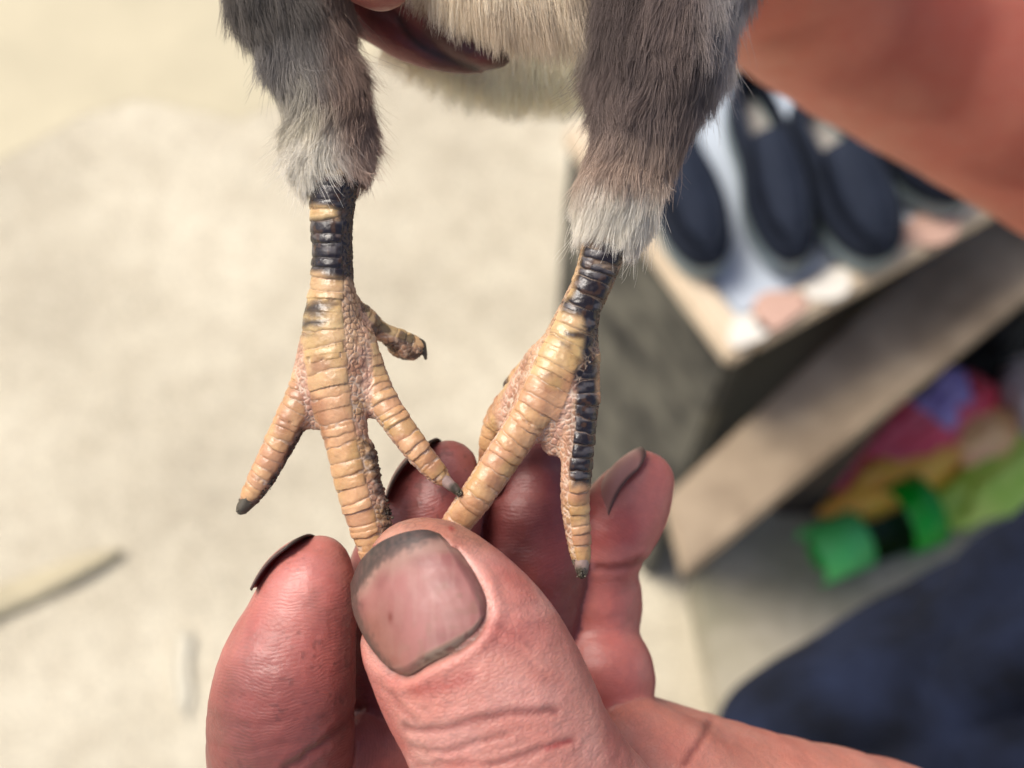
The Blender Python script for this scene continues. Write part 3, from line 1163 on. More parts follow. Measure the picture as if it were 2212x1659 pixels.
# dirt packed round the nail
rootw = np.exp(-(dn / 8.5) ** 2) * sstep(1280, 1390, py) * (0.45 + 0.55 * vnoise(Vh, 1.4, 31))
tone = blend(tone, srgb(70, 52, 42), 0.85 * isthumb * near * rootw)
grime = 0.16 + 0.45 * sstep(0.4, 0.7, vnoise(Vh, 0.2, 41))
grime = np.where(isthumb, 0.12 + 0.6 * sstep(1230, 1150, py) + 0.5 * sstep(60, 0, np.abs(px - (1050 + (py - 1200) * 0.95) - 130)), grime)
grime = np.where(hid >= 4, grime * 0.3, grime)
ridge = np.where(isthumb, 0.55 * sstep(1330, 1200, py), 0.9)
ridge = np.where(hid >= 8, 0.0, ridge)

# upper hand: two fingers wrapped under the breast, a fingertip at the top edge, wrist and forearm
uf1 = Tube([(1040, 150, -16, 9), (1000, 138, -16, 24), (940, 116, -16, 37), (870, 84, -16, 44), (800, 42, -17, 46), (730, -5, -19, 52), (680, -120, -24, 60)], 16, 1, name='uf1')
uf2 = Tube([(1082, 126, -15, 20), (1040, 106, -15, 44), (980, 68, -15, 56), (910, 18, -16, 62), (840, -50, -18, 66), (760, -160, -24, 70)], 16, 1, name='uf2')
uf3 = Tube([(824, -46, 1, 70), (790, -80, 0, 84), (750, -150, -4, 90), (700, -260, -12, 90)], 10, 0.9, name='uf3')
upalm = Tube([(720, -240, -22, 120), (900, -420, -36, 260), (1200, -520, -44, 320)], 5, 0.8, name='upalm')
fore = Tube([(1150, -560, -44, 280), (1430, -330, -110, 330), (1680, -190, -170, 325), (1930, -60, -200, 345), (2420, 170, -230, 385), (3200, 600, -280, 430)], 16, 0.9, name='forearm')
upper = [uf1, uf2, uf3, upalm, fore]
Vu, Fu = extract((-34, 34, -60), (14, 92, 12), 0.6, [(uf3, 0), (uf2, 0.4), (uf1, 0.4), (upalm, 3)])
Vu, Fu, Nu = subdivided(Vu, Fu, 1)
_, _, limbu, uid = limb_attrs(Vu, upper[:4])
tu = np.tile(srgb(126, 72, 64, 0.48), (len(Vu), 1))  # dark skin tone with the shade under the bird put into it
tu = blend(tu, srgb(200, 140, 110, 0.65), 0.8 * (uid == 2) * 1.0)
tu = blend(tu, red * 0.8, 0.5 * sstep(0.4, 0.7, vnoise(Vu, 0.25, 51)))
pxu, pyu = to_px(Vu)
tu = blend(tu, srgb(50, 32, 26, 0.8), 0.8 * np.exp(-(polyline_dist(pxu, pyu, smooth_line([(862, 40), (880, 70), (912, 100), (960, 124), (1030, 150)])) / 8) ** 2))  # shade in the seam between the two fingers, painted as a dark line
tu = blend(tu, srgb(70, 50, 38), 0.8 * sstep(1035, 1085, to_px(Vu)[0]) * (uid <= 1))  # shadowed tip and its dark nail, painted into the skin colour
Vu2 = Vu + Nu * (0.25 * (vnoise(Vu, 0.4, 52) - 0.5))[:, None]
b0, b1_ = fore.p.min(0) - 60, fore.p.max(0) + 60
Vf, Ff = extract(b0, b1_, 3.2, [(fore, 0)])
Vf, Ff, Nf = subdivided(Vf, Ff, 1)
_, _, limbf, _ = limb_attrs(Vf, [fore])
tf = np.tile(srgb(206, 120, 96, 0.8), (len(Vf), 1))
tf = blend(tf, srgb(176, 88, 68, 0.75), 0.8 * sstep(0.4, 0.65, vnoise(Vf, 0.045, 61)))
tf = blend(tf, srgb(214, 140, 112, 0.75), 0.5 * sstep(0.5, 0.75, vnoise(Vf, 0.03, 62)))
# lower wrist carries on out of the frame into its own forearm
wr_t = Tube([(2500, 2400, -40, 510), (3100, 2700, -70, 540), (3900, 3100, -140, 640)], 5, 0.85, name='wrist')
Vw, Fw = extract(wr_t.p.min(0) - 45, wr_t.p.max(0) + 45, 3.0, [(wr_t, 0)])
Vw, Fw, Nw = subdivided(Vw, Fw, 1)
tw = np.tile(srgb(206, 130, 108, 0.7), (len(Vw), 1))

VV = [Vh2, Vu2, Vf, Vw]
FF, off = [], 0
for v, f in zip(VV, (Fh, Fu, Ff, Fw)):
    FF.append(f + off)
    off += len(v)
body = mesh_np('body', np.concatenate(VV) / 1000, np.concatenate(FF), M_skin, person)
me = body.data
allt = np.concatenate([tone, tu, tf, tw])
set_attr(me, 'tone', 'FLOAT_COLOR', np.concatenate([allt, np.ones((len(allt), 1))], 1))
set_attr(me, 'limb', 'FLOAT_VECTOR', np.concatenate([limb, limbu, limbf, np.zeros_like(Vw)]))
set_attr(me, 'grime', 'FLOAT', np.concatenate([grime, np.full(len(Vu), 0.15), np.zeros(len(Vf)), np.zeros(len(Vw))]))
set_attr(me, 'ridge', 'FLOAT', np.concatenate([ridge, np.full(len(Vu), 0.6), np.zeros(len(Vf)), np.zeros(len(Vw))]))

Fth = Fh[(hid[Fh] == 0).all(1)]
bvh = BVHTree.FromPolygons([tuple(v) for v in Vh2], [tuple(f) for f in Fth])


def cast(px_, py_):
    o = Vector((0, 0, DM))
    d = Vector(P(px_, py_, 0)) - o
    d.normalize()
    h = bvh.ray_cast(o, d)
    return h[0]


def grid_shell(name, G3, NN, th, tonearr, mat, parent):
    """a curved plate from an (n,m,3) grid with thickness th and closed rims"""
    n_, m_, _ = G3.shape
    top = G3.reshape(-1, 3)
    bot = (G3 - NN * th[..., None]).reshape(-1, 3)
    V = np.concatenate([top, bot])
    idx = np.arange(n_ * m_).reshape(n_, m_)
    q = np.stack([idx[:-1, :-1], idx[1:, :-1], idx[1:, 1:], idx[:-1, 1:]], -1).reshape(-1, 4)
    qb = q[:, ::-1] + n_ * m_
    rim = []
    loop = list(idx[0, :]) + list(idx[1:, -1]) + list(idx[-1, -2::-1]) + list(idx[-2:0:-1, 0])
    for i in range(len(loop)):
        a, b = loop[i], loop[(i + 1) % len(loop)]
        rim.append((a, b, b + n_ * m_, a + n_ * m_))
    F = np.concatenate([q, qb, np.array(rim)])
    o = mesh_np(name, V / 1000, F, mat, parent)
    t = tonearr.reshape(-1, 3)
    t = np.concatenate([t, t])
    set_attr(o.data, 'tone', 'FLOAT_COLOR', np.concatenate([t, np.ones((len(t), 1))], 1))
    import bmesh
    bm = bmesh.new()
    bm.from_mesh(o.data)
    bmesh.ops.recalc_face_normals(bm, faces=bm.faces)
    bm.to_mesh(o.data)
    bm.free()
    return o


# thumb nail: Coons patch of its outline laid on the flesh
nn_ = 120
top_ = np.array(smooth_line(NAIL_TIP, nn_))
right_ = np.array(smooth_line(NAIL_RIGHT, nn_))
root_ = np.array(smooth_line(NAIL_ROOT, nn_))[::-1]     # left -> right
left_ = np.array(smooth_line(NAIL_LEFT, nn_))[::-1]     # top -> root
U, Vv = np.meshgrid(np.linspace(0, 1, nn_), np.linspace(0, 1, nn_), indexing='xy')   # u: left->right, v: tip->root
u, v = U[..., None], Vv[..., None]
C = ((1 - v) * top_[None, :, :] + v * root_[None, :, :] + (1 - u) * left_[:, None, :] + u * right_[:, None, :]
     - ((1 - u) * (1 - v) * top_[0] + u * (1 - v) * top_[-1] + (1 - u) * v * root_[0] + u * v * root_[-1]))
zs = np.zeros((nn_, nn_))
samp = list(range(0, nn_, 7))
A, B = [], []
for i in samp:
    for j in samp:
        h = cast(C[i, j, 0], C[i, j, 1])
        if h is not None and h.z > 0:
            uu, vv = U[i, j] - .5, Vv[i, j] - .5
            A.append([1, uu, vv, uu * uu, uu * vv, vv * vv, uu ** 3, uu * uu * vv])
            B.append(h.z)
co = np.linalg.lstsq(np.array(A), np.array(B), rcond=None)[0]
uu, vv = U - .5, Vv - .5
zs = sum(c * t for c, t in zip(co, [np.ones_like(uu), uu, vv, uu * uu, uu * vv, vv * vv, uu ** 3, uu * uu * vv]))
edge = np.minimum(np.minimum(1 - U, 0.10 + U * 1.4) * 2, (1 - Vv) * 2)
zs = zs + 0.85 - 0.8 * (1 - sstep(0, 0.22, edge)) * 1.0 - 0.15 * sstep(0.06, 0.0, Vv)
zs += 0.015 * np.sin(U * 47 + 3 * np.sin(U * 9)) * (0.5 + 0.5 * Vv) * 0.5
G3 = np.zeros((nn_, nn_, 3))
for i in range(nn_):
    k = (DM - zs[i]) / DM
    G3[i, :, 0] = (C[i, :, 0] - 1106) * S * k
    G3[i, :, 1] = (829.5 - C[i, :, 1]) * S * k
G3[..., 2] = zs
gu = np.gradient(G3, axis=1)
gv = np.gradient(G3, axis=0)
NN = np.cross(gv, gu)
NN /= np.linalg.norm(NN, axis=2, keepdims=True) + 1e-9
if NN[60, 60, 2] < 0:
    NN = -NN
flat = G3.reshape(-1, 3)
nz1 = vnoise(flat, 0.5, 71).reshape(nn_, nn_)
nz2 = vnoise(np.stack([flat[:, 0] * 2.0, flat[:, 1] * 0.3, flat[:, 2] * 0], 1), 1.0, 72).reshape(nn_, nn_)
nz3 = vnoise(flat, 2.2, 73).reshape(nn_, nn_)
def b3(t, c, w):
    return t * (1 - w[..., None]) + np.asarray(c) * w[..., None]
nt_ = np.zeros((nn_, nn_, 3)) + srgb(192, 130, 122, 0.60)
nt_ = b3(nt_, srgb(172, 108, 102, 0.54), 0.7 * sstep(0.3, 0.7, nz1))
nt_ = b3(nt_, srgb(206, 160, 146, 0.6), 0.22 * sstep(0.45, 0.75, nz2))
nt_ = b3(nt_, srgb(186, 150, 132, 0.62), sstep(0.30, 0.17, Vv + 0.08 * (nz1 - .5)) * 0.7)
lun = sstep(0.84, 0.92, Vv + 0.10 * (np.abs(U - 0.55) * 2) ** 2 * 0 - 0.02) * sstep(0.22, 0.4, U) * sstep(0.97, 0.85, U)
nt_ = b3(nt_, srgb(196, 172, 146, 0.66), lun * 0.95)
edgeband = sstep(0.17, 0.08, Vv + 0.06 * (nz3 - .5) + 0.07 * sstep(0.7, 1.0, U) - 0.05 * sstep(0.6, 0.1, U))
nt_ = b3(nt_, srgb(54, 49, 46), edgeband * (0.72 + 0.28 * nz3))
nt_ = b3(nt_, srgb(168, 112, 90, 0.55), 0.6 * sstep(0.5, 0.1, U) * sstep(0.2, 0.5, Vv))
nt_ = b3(nt_, srgb(72, 58, 50), 0.9 * sstep(0.16, 0.03, U + 0.07 * (nz3 - .5) + 0.05 * Vv))
nt_ = b3(nt_, srgb(95, 62, 50), 0.8 * 0.8 * sstep(0.95, 1.0, U + 0.05 * (nz3 - .5)))
nt_ = b3(nt_, srgb(96, 70, 56), 0.75 * sstep(0.93, 0.985, Vv + 0.06 * (nz3 - .5)))
nt_ = b3(nt_, srgb(176, 128, 112, 0.58), 0.75 * sstep(0.5, 0.75, vnoise(flat, 1.3, 74).reshape(nn_, nn_)) * sstep(0.5, 0.9, np.maximum(U, Vv)) * (Vv > 0.2))
nt_ = b3(nt_, srgb(105, 48, 38), 0.8 * np.exp(-(np.hypot((C[..., 0] - 843) / 5, (C[..., 1] - 1333) / 11)) ** 2))
o = grid_shell('fingernail', G3, NN, np.full((nn_, nn_), 0.45), nt_, M_nail, person)
o['label'] = 'broad pink thumb nail with a black rim of dirt along its free edge'


def small_nail(c, axis, normal, width, length, curv, dirt, lab, base=(200, 136, 124), lo=0.66):
    """a nail plate on a fingertip: c centre (mm), axis towards the tip, normal out of the nail"""
    axis = np.array(axis, float)
    axis /= np.linalg.norm(axis)
    nrm = np.array(normal, float)
    nrm -= axis * (nrm @ axis)
    nrm /= np.linalg.norm(nrm)
    side = np.cross(axis, nrm)
    n_ = 40
    U, V_ = np.meshgrid(np.linspace(-1, 1, n_), np.linspace(-1, 1, n_), indexing='xy')
    rnd = np.sqrt(np.clip(1 - 0.8 * np.clip(np.abs(U), 0, 1) ** 2.5 * 1.0, 0, 1))
    y = V_ * length / 2 * np.where(V_ > 0, rnd, 0.9 + 0.1 * rnd)
    ang = U * width / 2 / curv
    G = (np.array(c)[None, None, :] + axis * y[..., None] + side * (curv * np.sin(ang))[..., None]
         + nrm * (curv * (np.cos(ang) - 1) - 0.055 * y ** 2)[..., None])
    NN = (side * np.sin(ang)[..., None] + nrm * np.cos(ang)[..., None])
    t = np.zeros((n_, n_, 3)) + srgb(*base, 0.66)
    e = np.maximum(sstep(lo, lo + 0.2, V_), sstep(lo + 0.08, 0.96, np.abs(U)) * 0.9)
    t = b3(t, srgb(56, 46, 40), e * dirt)
    o = grid_shell('fingernail', G, NN, np.full((n_, n_), 0.3), t, M_nail, person)
    o['label'] = lab


small_nail(P(606, 1196, -1.6), (0.72, 0.69, 0.0), (-0.68, 0.68, -0.36), 9.5, 8.8, 7.5, 1.0, 'index finger nail seen edge-on with black dirt under it')
small_nail(P(874, 998, -9.6), (0.64, 0.77, 0.0), (-0.76, 0.6, -0.25), 9.0, 10, 7.5, 1.0, 'middle finger nail seen edge-on with black dirt under it')
small_nail(P(1318, 1018, -14.6), (0.62, 0.78, 0.0), (-0.82, 0.52, 0.22), 7.0, 10.0, 4.2, 0.85, 'little finger nail with a brown dirty edge', (212, 158, 148), 0.78)

# trousers: knee and thigh of the squatting person, lower right
m_trous = simple('navy_cloth', srgb(32, 39, 58), 0.9, 0.35, 16, 0.0012, 600, 0.12, 0.0, mottled=srgb(15, 17, 22))  # near-black mottle paints the shade of folds into the navy cloth
kz = -520
knee = Tube([(1690, 1680, kz, 135), (1790, 1680, kz, 250), (2030, 1670, kz, 375), (2400, 1600, kz, 520), (3000, 1420, kz, 600)], 12, 0.8, name='k')
shin = Tube([(1800, 1720, kz - 10, 250), (1850, 2100, kz - 120, 250), (1900, 2600, kz - 330, 230)], 6, 0.8, name='s')
Vt, Ft = extract(np.minimum(knee.p.min(0), shin.p.min(0)) - 140, np.maximum(knee.p.max(0), shin.p.max(0)) + 140, 6.0, [(knee, 0), (shin, 30)])
Vt, Ft, Nt = subdivided(Vt, Ft, 1)
pxt, pyt = to_px(Vt)
fd = 42 * (np.abs(vnoise(np.stack([-Vt[:, 0] * 0.35 + Vt[:, 1] * 1.0, (Vt[:, 0] + Vt[:, 1] * 0.5) * 0.22, Vt[:, 2] * 0.5], 1), 0.018, 81) - .5) * 2) + 4 * vnoise(Vt, 0.03, 83)
Vt2 = Vt + Nt * (fd - 20)[:, None]
mesh_np('trousers', Vt2 / 1000, Ft, m_trous, person)

# ------------------------------------------------------------------ THE CHICK
chick = empty('chick', mat=FG)
tag(chick, 'young grey and cream chick held up by hand, yellow scaly legs blotched with black', 'chick')

Lmid = Tube([(724, 340, -1, 54), (723, 395, 0, 52), (717, 470, 0, 46), (719, 560, 0, 43), (717, 640, 0, 50), (714, 710, 0, 60), (722, 800, 0.5, 62), (738, 900, 1, 50), (757, 985, 1, 47),
             (780, 1080, 1, 44), (805, 1165, 0.5, 38), (820, 1215, 0, 28)], 24, 0.85, (-0.35, 0, 0.93), 'Lmid')
Lleft = Tube([(688, 765, -0.5, 36), (664, 835, -0.5, 35), (637, 890, 0, 34), (606, 955, 0, 32), (572, 1020, 0, 28), (545, 1068, -0.5, 21), (536, 1082, -0.5, 15)], 14, 0.95, (-0.3, 0.1, 0.9), 'Lleft')
Lright = Tube([(775, 748, -0.5, 40), (795, 805, -0.5, 36), (828, 868, 0.5, 32), (866, 925, 1.5, 30), (905, 978, 2, 27), (938, 1015, 2, 23), (955, 1033, 2, 17)], 14, 0.95, (0.2, 0.2, 0.9), 'Lright')
Lhind = Tube([(752, 668, -2, 30), (785, 692, -3, 28), (815, 712, -4, 21), (850, 728, -5, 19), (882, 743, -6, 18), (900, 748, -6, 12)], 10, 1, (0.3, 0.9, 0.4), 'Lhind')
Lpad = Tube([(862, 752, -6, 16), (884, 758, -6, 16)], 3, 1, name='Lpad')
Lweb1 = Tube([(690, 800, -0.5, 30), (682, 860, -0.5, 24), (684, 905, -0.5, 14)], 4, 0.6, name='w1')
Lweb2 = Tube([(780, 800, -0.6, 26), (800, 850, -0.6, 20), (806, 880, -0.6, 12)], 4, 0.6, name='w2')
Lfoot = [Lmid, Lleft, Lright, Lhind, Lpad, Lweb1, Lweb2]
Rmid = Tube([(1318, 480, -1, 54), (1303, 540, 0, 47), (1280, 610, 0, 42), (1255, 665, 0, 42), (1236, 720, 0, 48), (1205, 785, 0.5, 52), (1168, 858, 1, 46), (1125, 930, 1, 40), (1078, 1000, 1, 37),
             (1030, 1072, 1, 35), (990, 1125, 0, 31), (960, 1165, -1, 24)], 24, 0.85, (0.0, 0, 1), 'Rmid')
Rright = Tube([(1240, 720, -1, 36), (1254, 790, 0, 32), (1262, 850, 0.5, 30), (1256, 920, 1, 31), (1246, 1000, 1, 32), (1242, 1080, 0.5, 30), (1248, 1150, 0, 26), (1254, 1195, 0, 21), (1256, 1215, 0, 16)],
              20, 0.95, (0.45, 0, 0.9), 'Rright')
Rleft = Tube([(1165, 800, -3, 32), (1120, 850, -4, 30), (1082, 895, -5, 28), (1062, 945, -6, 24), (1058, 995, -8, 22), (1065, 1050, -10, 20)], 12, 0.95, (-0.6, 0.2, 0.8), 'Rleft')
Rhind = Tube([(1160, 780, -5, 22), (1125, 808, -7, 18), (1102, 832, -8, 14)], 6, 1, (-0.6, 0.6, 0.4), 'Rhind')
Rweb1 = Tube([(1236, 780, 0.0, 44), (1224, 850, 0.25, 47), (1207, 912, 0.1, 40), (1194, 962, -0.2, 21)], 8, 0.72, name='w3')
Rweb2 = Tube([(1178, 790, -0.8, 44), (1130, 855, -1.6, 36), (1094, 915, -3, 24)], 6, 0.7, name='w4')
Rfoot = [Rmid, Rright, Rleft, Rhind, Rweb1, Rweb2]


def scutes_for(tb, pitch, phimax, phi0=0.0, start=0.0, arch=0.10, seed=0):
    r = np.random.default_rng(seed)
    b = [start]
    while b[-1] < tb.s[-1] + 3:
        b.append(b[-1] + pitch * r.uniform(0.62, 1.35))
    return dict(b=np.array(b), phimax=phimax, phi0=phi0, arch=arch, h=r.uniform(0.5, 1.4, len(b)), c=r.uniform(0, 1, len(b)), tilt=r.uniform(-0.4, 0.4, len(b)))


def build_foot(tubes, webs, pitches, box, seed, pigment, keep=None):
    items = [(tubes[0], 0)] + [(t, 2.2) for t in tubes[1:]]
    V, F = extract(box[0], box[1], 0.19, items)
    V, F, Nn = subdivided(V, F, 1)
    nt = len(tubes) - webs
    FD, TT, PP = [], [], []
    for k, tb in enumerate(tubes):
        d, t, p = tb.field(V, True)
        FD.append(d)
        TT.append(t)
        PP.append(p)
    FD = np.array(FD)
    toe = FD[:nt].copy()
    toe[0] -= 0.35 if nt else 0
    who = toe.argmin(0)
    srt = np.sort(toe, axis=0)
    gap = srt[1] - srt[0]
    webd = FD[nt:].min(0) if webs else np.full(len(V), 9.0)
    disp = np.zeros(len(V))
    groove = np.zeros(len(V))
    shade = np.zeros(len(V))
    cid = np.zeros(len(V))
    isc = np.zeros(len(V))
    Cx, Cy = np.zeros(len(V)), np.zeros(len(V))
    # small granular scales everywhere scutes are not
    wj = V + 0.25 * (np.stack([vnoise(V, 2.0, 1), vnoise(V, 2.0, 2), vnoise(V, 2.0, 3)], 1) - .5)
    f1_, f2_, idc = worley(wj, 0.72, seed)
    e = f2_ - f1_
    gran = sstep(0.0, 0.34, e)
    scute = np.zeros(len(V))
    for k in range(nt):
        tb = tubes[k]
        sp = scutes_for(tb, pitches[k][0], pitches[k][1], pitches[k][2], seed=seed + k)
        m = who == k
        t, ph = TT[k][m], PP[k][m] - sp['phi0']
        ph = (ph + math.pi) % (2 * math.pi) - math.pi
        rr = np.interp(t, tb.s, tb.r)
        wob = 0.30 * (vnoise(V[m], 1.2, seed + 9) - 0.5)
        te = t + sp['arch'] * rr * (1 - np.cos(ph)) * 1.2 + wob
        j = np.clip(np.searchsorted(sp['b'], te) - 1, 0, len(sp['b']) - 2)
        te = te + sp['tilt'][j] * np.sin(ph) * rr * 0.35
        j = np.clip(np.searchsorted(sp['b'], te) - 1, 0, len(sp['b']) - 2)
        f = (te - sp['b'][j]) / (sp['b'][j + 1] - sp['b'][j])
        pm = sp['phimax'] * (0.92 + 0.16 * sp['c'][j])
        b_ = np.abs(ph) / pm
        prof = (1 - np.abs(2 * f - 1) ** 7) * (1 - np.clip(b_, 0, 1) ** 10)
        prof = np.clip(prof, 0, 1) ** 0.7 * (0.8 + 0.2 * np.sin(np.pi * f))
        ins_ = b_ < 1
        hh = pitches[k][3] * sp['h'][j]
        d_ = np.where(ins_, hh * prof * (0.62 + 0.45 * f), 0.11 * gran[m])
        disp[m] = d_
        g_ = np.where(ins_, 1 - prof, 1 - gran[m])
        groove[m] = g_
        isc[m] = ins_
        cid[m] = np.where(ins_, sp['c'][j], idc[m])
        tc_ = (sp['b'][j] + sp['b'][j + 1]) / 2
        Cx[m] = f
        scute[m] = j + 1 + 100 * k
    z = (1 - sstep(0.35, 0.75, gap)) * (who >= 0)
    first = sstep(0.5, 1.2, gap)
    web = np.maximum(1 - first, sstep(0.4, 0.0, webd) * (webd < srt[0]))
    web = np.clip(web, 0, 1)
    web = np.where(who == 0, np.clip(web * 1.2 - 0.2, 0, 1), web)
    if keep is not None:
        kx, ky = to_px(V)
        web = web * (1 - keep(kx, ky, who))
    disp = disp * (1 - web) + 0.11 * gran * web
    groove = groove * (1 - web) + (1 - gran) * web
    isc = isc * (1 - web)
    px, py = to_px(V)
    # colour
    yel = srgb(224, 194, 140, 0.76)
    org = srgb(224, 172, 128, 0.76)
    pink = srgb(204, 156, 136, 0.70)
    T = np.tile(yel, (len(V), 1))
    T = blend(T, org, sstep(700, 900, py) * 0.75)
    T = blend(T, pink, 0.55 * (1 - isc))
    T = blend(T, srgb(222, 178, 154, 0.74), 0.6 * web)
    T = blend(T, srgb(206, 142, 118, 0.62), 0.3 * sstep(0.45, 0.8, cid) * isc)
    T = blend(T, srgb(226, 180, 118, 0.66), 0.3 * sstep(0.45, 0.1, cid) * isc)
    T = T * (0.86 + 0.28 * vnoise(V, 1.1, 77))[:, None]
    T = blend(T, srgb(176, 112, 84, 0.55), 0.5 * sstep(0.5, 0.8, vnoise(V, 0.45, 78)) * sstep(690, 800, py))
    T = blend(T, srgb(214, 180, 110, 0.66), 0.45 * sstep(0.55, 0.8, vnoise(V, 0.4, 79)))
    # within a scute the middle is clearer, its upper third darker
    T = blend(T, T * np.array([0.8, 0.68, 0.58]), 0.35 * isc * sstep(0.4, 0.0, Cx))
    # dry pale skin in the grooves
    dry = sstep(0.35, 0.9, groove)
    T = blend(T, srgb(222, 198, 172, 0.85), (0.45 + 0.45 * sstep(700, 860, py)) * dry * sstep(0.3, 0.6, vnoise(V, 1.5, 91)))
    T = blend(T, srgb(126, 84, 58, 0.55), (0.6 - 0.45 * sstep(700, 860, py)) * dry * sstep(0.65, 0.35, vnoise(V, 1.5, 91)))
    dark = pigment(px, py, V, cid, Cx, who, isc, PP)
    blk = srgb(32, 26, 28)
    T = blend(T, blk, dark * (1 - np.where(px < 950, 0.05, 0.35) * dry))
    T = blend(T, srgb(168, 148, 126, 0.6), np.where(px < 950, 0.15, 0.55) * dark * sstep(0.6, 0.95, groove))
    T = blend(T, srgb(120, 116, 116, 0.8), 0.5 * dark * isc * sstep(0.5, 0.7, vnoise(V * np.array([1, 2.2, 1]), 0.9, 145)) * sstep(0.85, 0.5, Cx))
    T = blend(T, srgb(140, 96, 52, 0.6), 0.25 * dark * sstep(0.62, 0.75, vnoise(V, 1.7, 146)))
    gloss = 0.20 - 0.06 * dark + 0.3 * dry
    # flaking edges
    disp += 0.05 * (vnoise(V, 3.2, 101) - 0.5) + 0.05 * (1 - isc) * (vnoise(V, 2.2, 102) - 0.5)
    return V, F, Nn, disp, T, gloss, px, py, who, isc


def softpoly(px, py, poly, w=8):
    w = w * 1.7
    d = polyline_dist(px, py, poly + [poly[0]])
    i = inside(px, py, poly)
    return sstep(-w, w, np.where(i, d, -d))


def pigL(px, py, V, cid, f, who, isc, PP):
    wob = 16 * (vnoise(V, 0.7, 111) - .5)
    x, y = px + wob, py + 10 * (vnoise(V, 0.9, 112) - .5)
    a = softpoly(x, y, [(640, 375), (810, 375), (800, 660), (768, 620), (745, 606), (700, 592), (660, 586)], 7)
    a = a * (1 - 0.95 * softpoly(x, y, [(640, 442), (700, 444), (730, 452), (726, 472), (700, 474), (640, 468)], 6))
    a = np.maximum(a, 0.92 * softpoly(x, y, [(640, 655), (690, 652), (722, 662), (690, 684), (640, 680)], 8))
    a = np.maximum(a, 0.95 * softpoly(x, y, [(640, 690), (680, 688), (705, 690), (690, 708), (640, 706)], 7))
    a = np.maximum(a, 0.55 * softpoly(x, y, [(640, 716), (670, 716), (680, 722), (640, 728)], 6))
    a = a * (who == 0)
    # dirt under the toes
    m = (who == 0)
    dl = polyline_dist(px, py, smooth_line([(806, 960), (806, 1010), (826, 1060), (842, 1110), (848, 1150)]))
    a = np.maximum(a, 0.9 * m * sstep(22, 6, dl + 22 * (vnoise(V, 1.2, 113) - .5)))
    dl = polyline_dist(px, py, smooth_line([(650, 938), (630, 985), (604, 1035), (575, 1075), (545, 1100)]))
    a = np.maximum(a, 0.95 * (who == 1) * sstep(20, 6, dl + 16 * (vnoise(V, 1.2, 114) - .5)))
    a = np.maximum(a, 0.75 * (who == 3) * sstep(0.55, 0.68, vnoise(V, 0.9, 115)))
    return a


def pigR(px, py, V, cid, f, who, isc, PP):
    wob = 14 * (vnoise(V, 0.7, 121) - .5)
    x, y = px + wob, py + 8 * (vnoise(V, 0.9, 122) - .5)
    a = softpoly(x, y, [(1262, 520), (1360, 520), (1350, 560), (1318, 620), (1300, 668), (1292, 740), (1290, 800), (1300, 1048), (1236, 1050), (1228, 1010), (1224, 960),
                        (1232, 900), (1238, 850), (1240, 808), (1254, 790), (1258, 740), (1262, 700), (1258, 684), (1222, 676), (1214, 652), (1238, 640), (1246, 610), (1256, 560)], 6)
    a = np.maximum(a, 0.9 * softpoly(x, y, [(1222, 716), (1290, 716), (1290, 742), (1262, 736), (1224, 726)], 4))
    a = np.maximum(a, 0.6 * softpoly(x, y, [(1208, 740), (1236, 744), (1234, 754), (1208, 750)], 5))
    a = np.maximum(a, 0.55 * softpoly(x, y, [(1240, 770), (1262, 770), (1262, 786), (1240, 786)], 5))
    a = np.maximum(a, 0.35 * softpoly(x, y, [(1166, 806), (1190, 806), (1190, 814), (1166, 814)], 4))
    a = np.maximum(a, 0.9 * (who == 3) * sstep(1104, 1094, px))
    return a * np.where(who == 1, np.where((isc > 0.5) | (px > 1243), 1, 0.45), 1)


def bbox(tubes, m=1.5):
    lo = np.min([t.p.min(0) - t.r.max() for t in tubes], 0) - m
    hi = np.max([t.p.max(0) + t.r.max() for t in tubes], 0) + m
    return lo, hi


d60 = math.radians
LV = build_foot(Lfoot, 3, [(1.5, d60(62), d60(8), 0.27), (1.15, d60(70), 0, 0.23), (1.35, d60(70), 0, 0.25), (1.1, d60(70), 0, 0.18)], bbox(Lfoot), 3, pigL)
RV = build_foot(Rfoot, 2, [(1.45, d60(66), 0, 0.27), (1.35, d60(56), 0, 0.27), (1.2, d60(75), 0, 0.2), (1.1, d60(75), 0, 0.14)], bbox(Rfoot), 13, pigR, lambda x, y, w: (w == 1) * sstep(1240, 1250, x))

# extra crust on the left middle toe
V_, N_ = LV[0], LV[2]
dl = polyline_dist(LV[6], LV[7], smooth_line([(806, 960), (804, 1010), (822, 1060), (838, 1110), (846, 1150)]))
crust = sstep(18, 4, dl) * (LV[8] == 0)
LV[3][:] += crust * (0.6 * vnoise(V_, 1.6, 131) + 0.3 * vnoise(V_, 4, 132))

# fluffy limbs and belly
thighL = Tube([(600, -120, -6, 170), (632, 0, -5, 108), (670, 120, -4, 82), (702, 215, -3, 82), (711, 300, -2, 84), (718, 355, -1, 72), (723, 390, -0.5, 59), (724, 408, -0.5, 52)], 20, 0.85, name='thighL')
thighR = Tube([(1445, -160, -8, 210), (1430, 0, -6, 158), (1418, 120, -4, 138), (1398, 210, -3, 110), (1384, 290, -2, 88), (1358, 360, -2, 82), (1334, 425, -1, 81), (1324, 470, -1, 72), (1313, 508, -0.5, 58), (1303, 545, -0.5, 49)], 24, 0.85, name='thighR')
torso = Tube([(1050, -900, -32, 420), (1060, -600, -32, 480), (1065, -340, -32, 330)], 8, 0.8, name='torso')
breast = Tube([(970, -170, -7, 60), (1060, -130, -6, 90), (1180, -105, -6, 100), (1270, -120, -6, 100)], 8, 0.7, name='breast')
tail = Tube([(1000, 0, -35, 120), (1090, 30, -34, 150), (1220, 20, -34, 150)], 6, 0.7, name='tail')
fl = [torso, breast, tail, thighL, thighR]
blo, bhi = bbox(fl, 3)
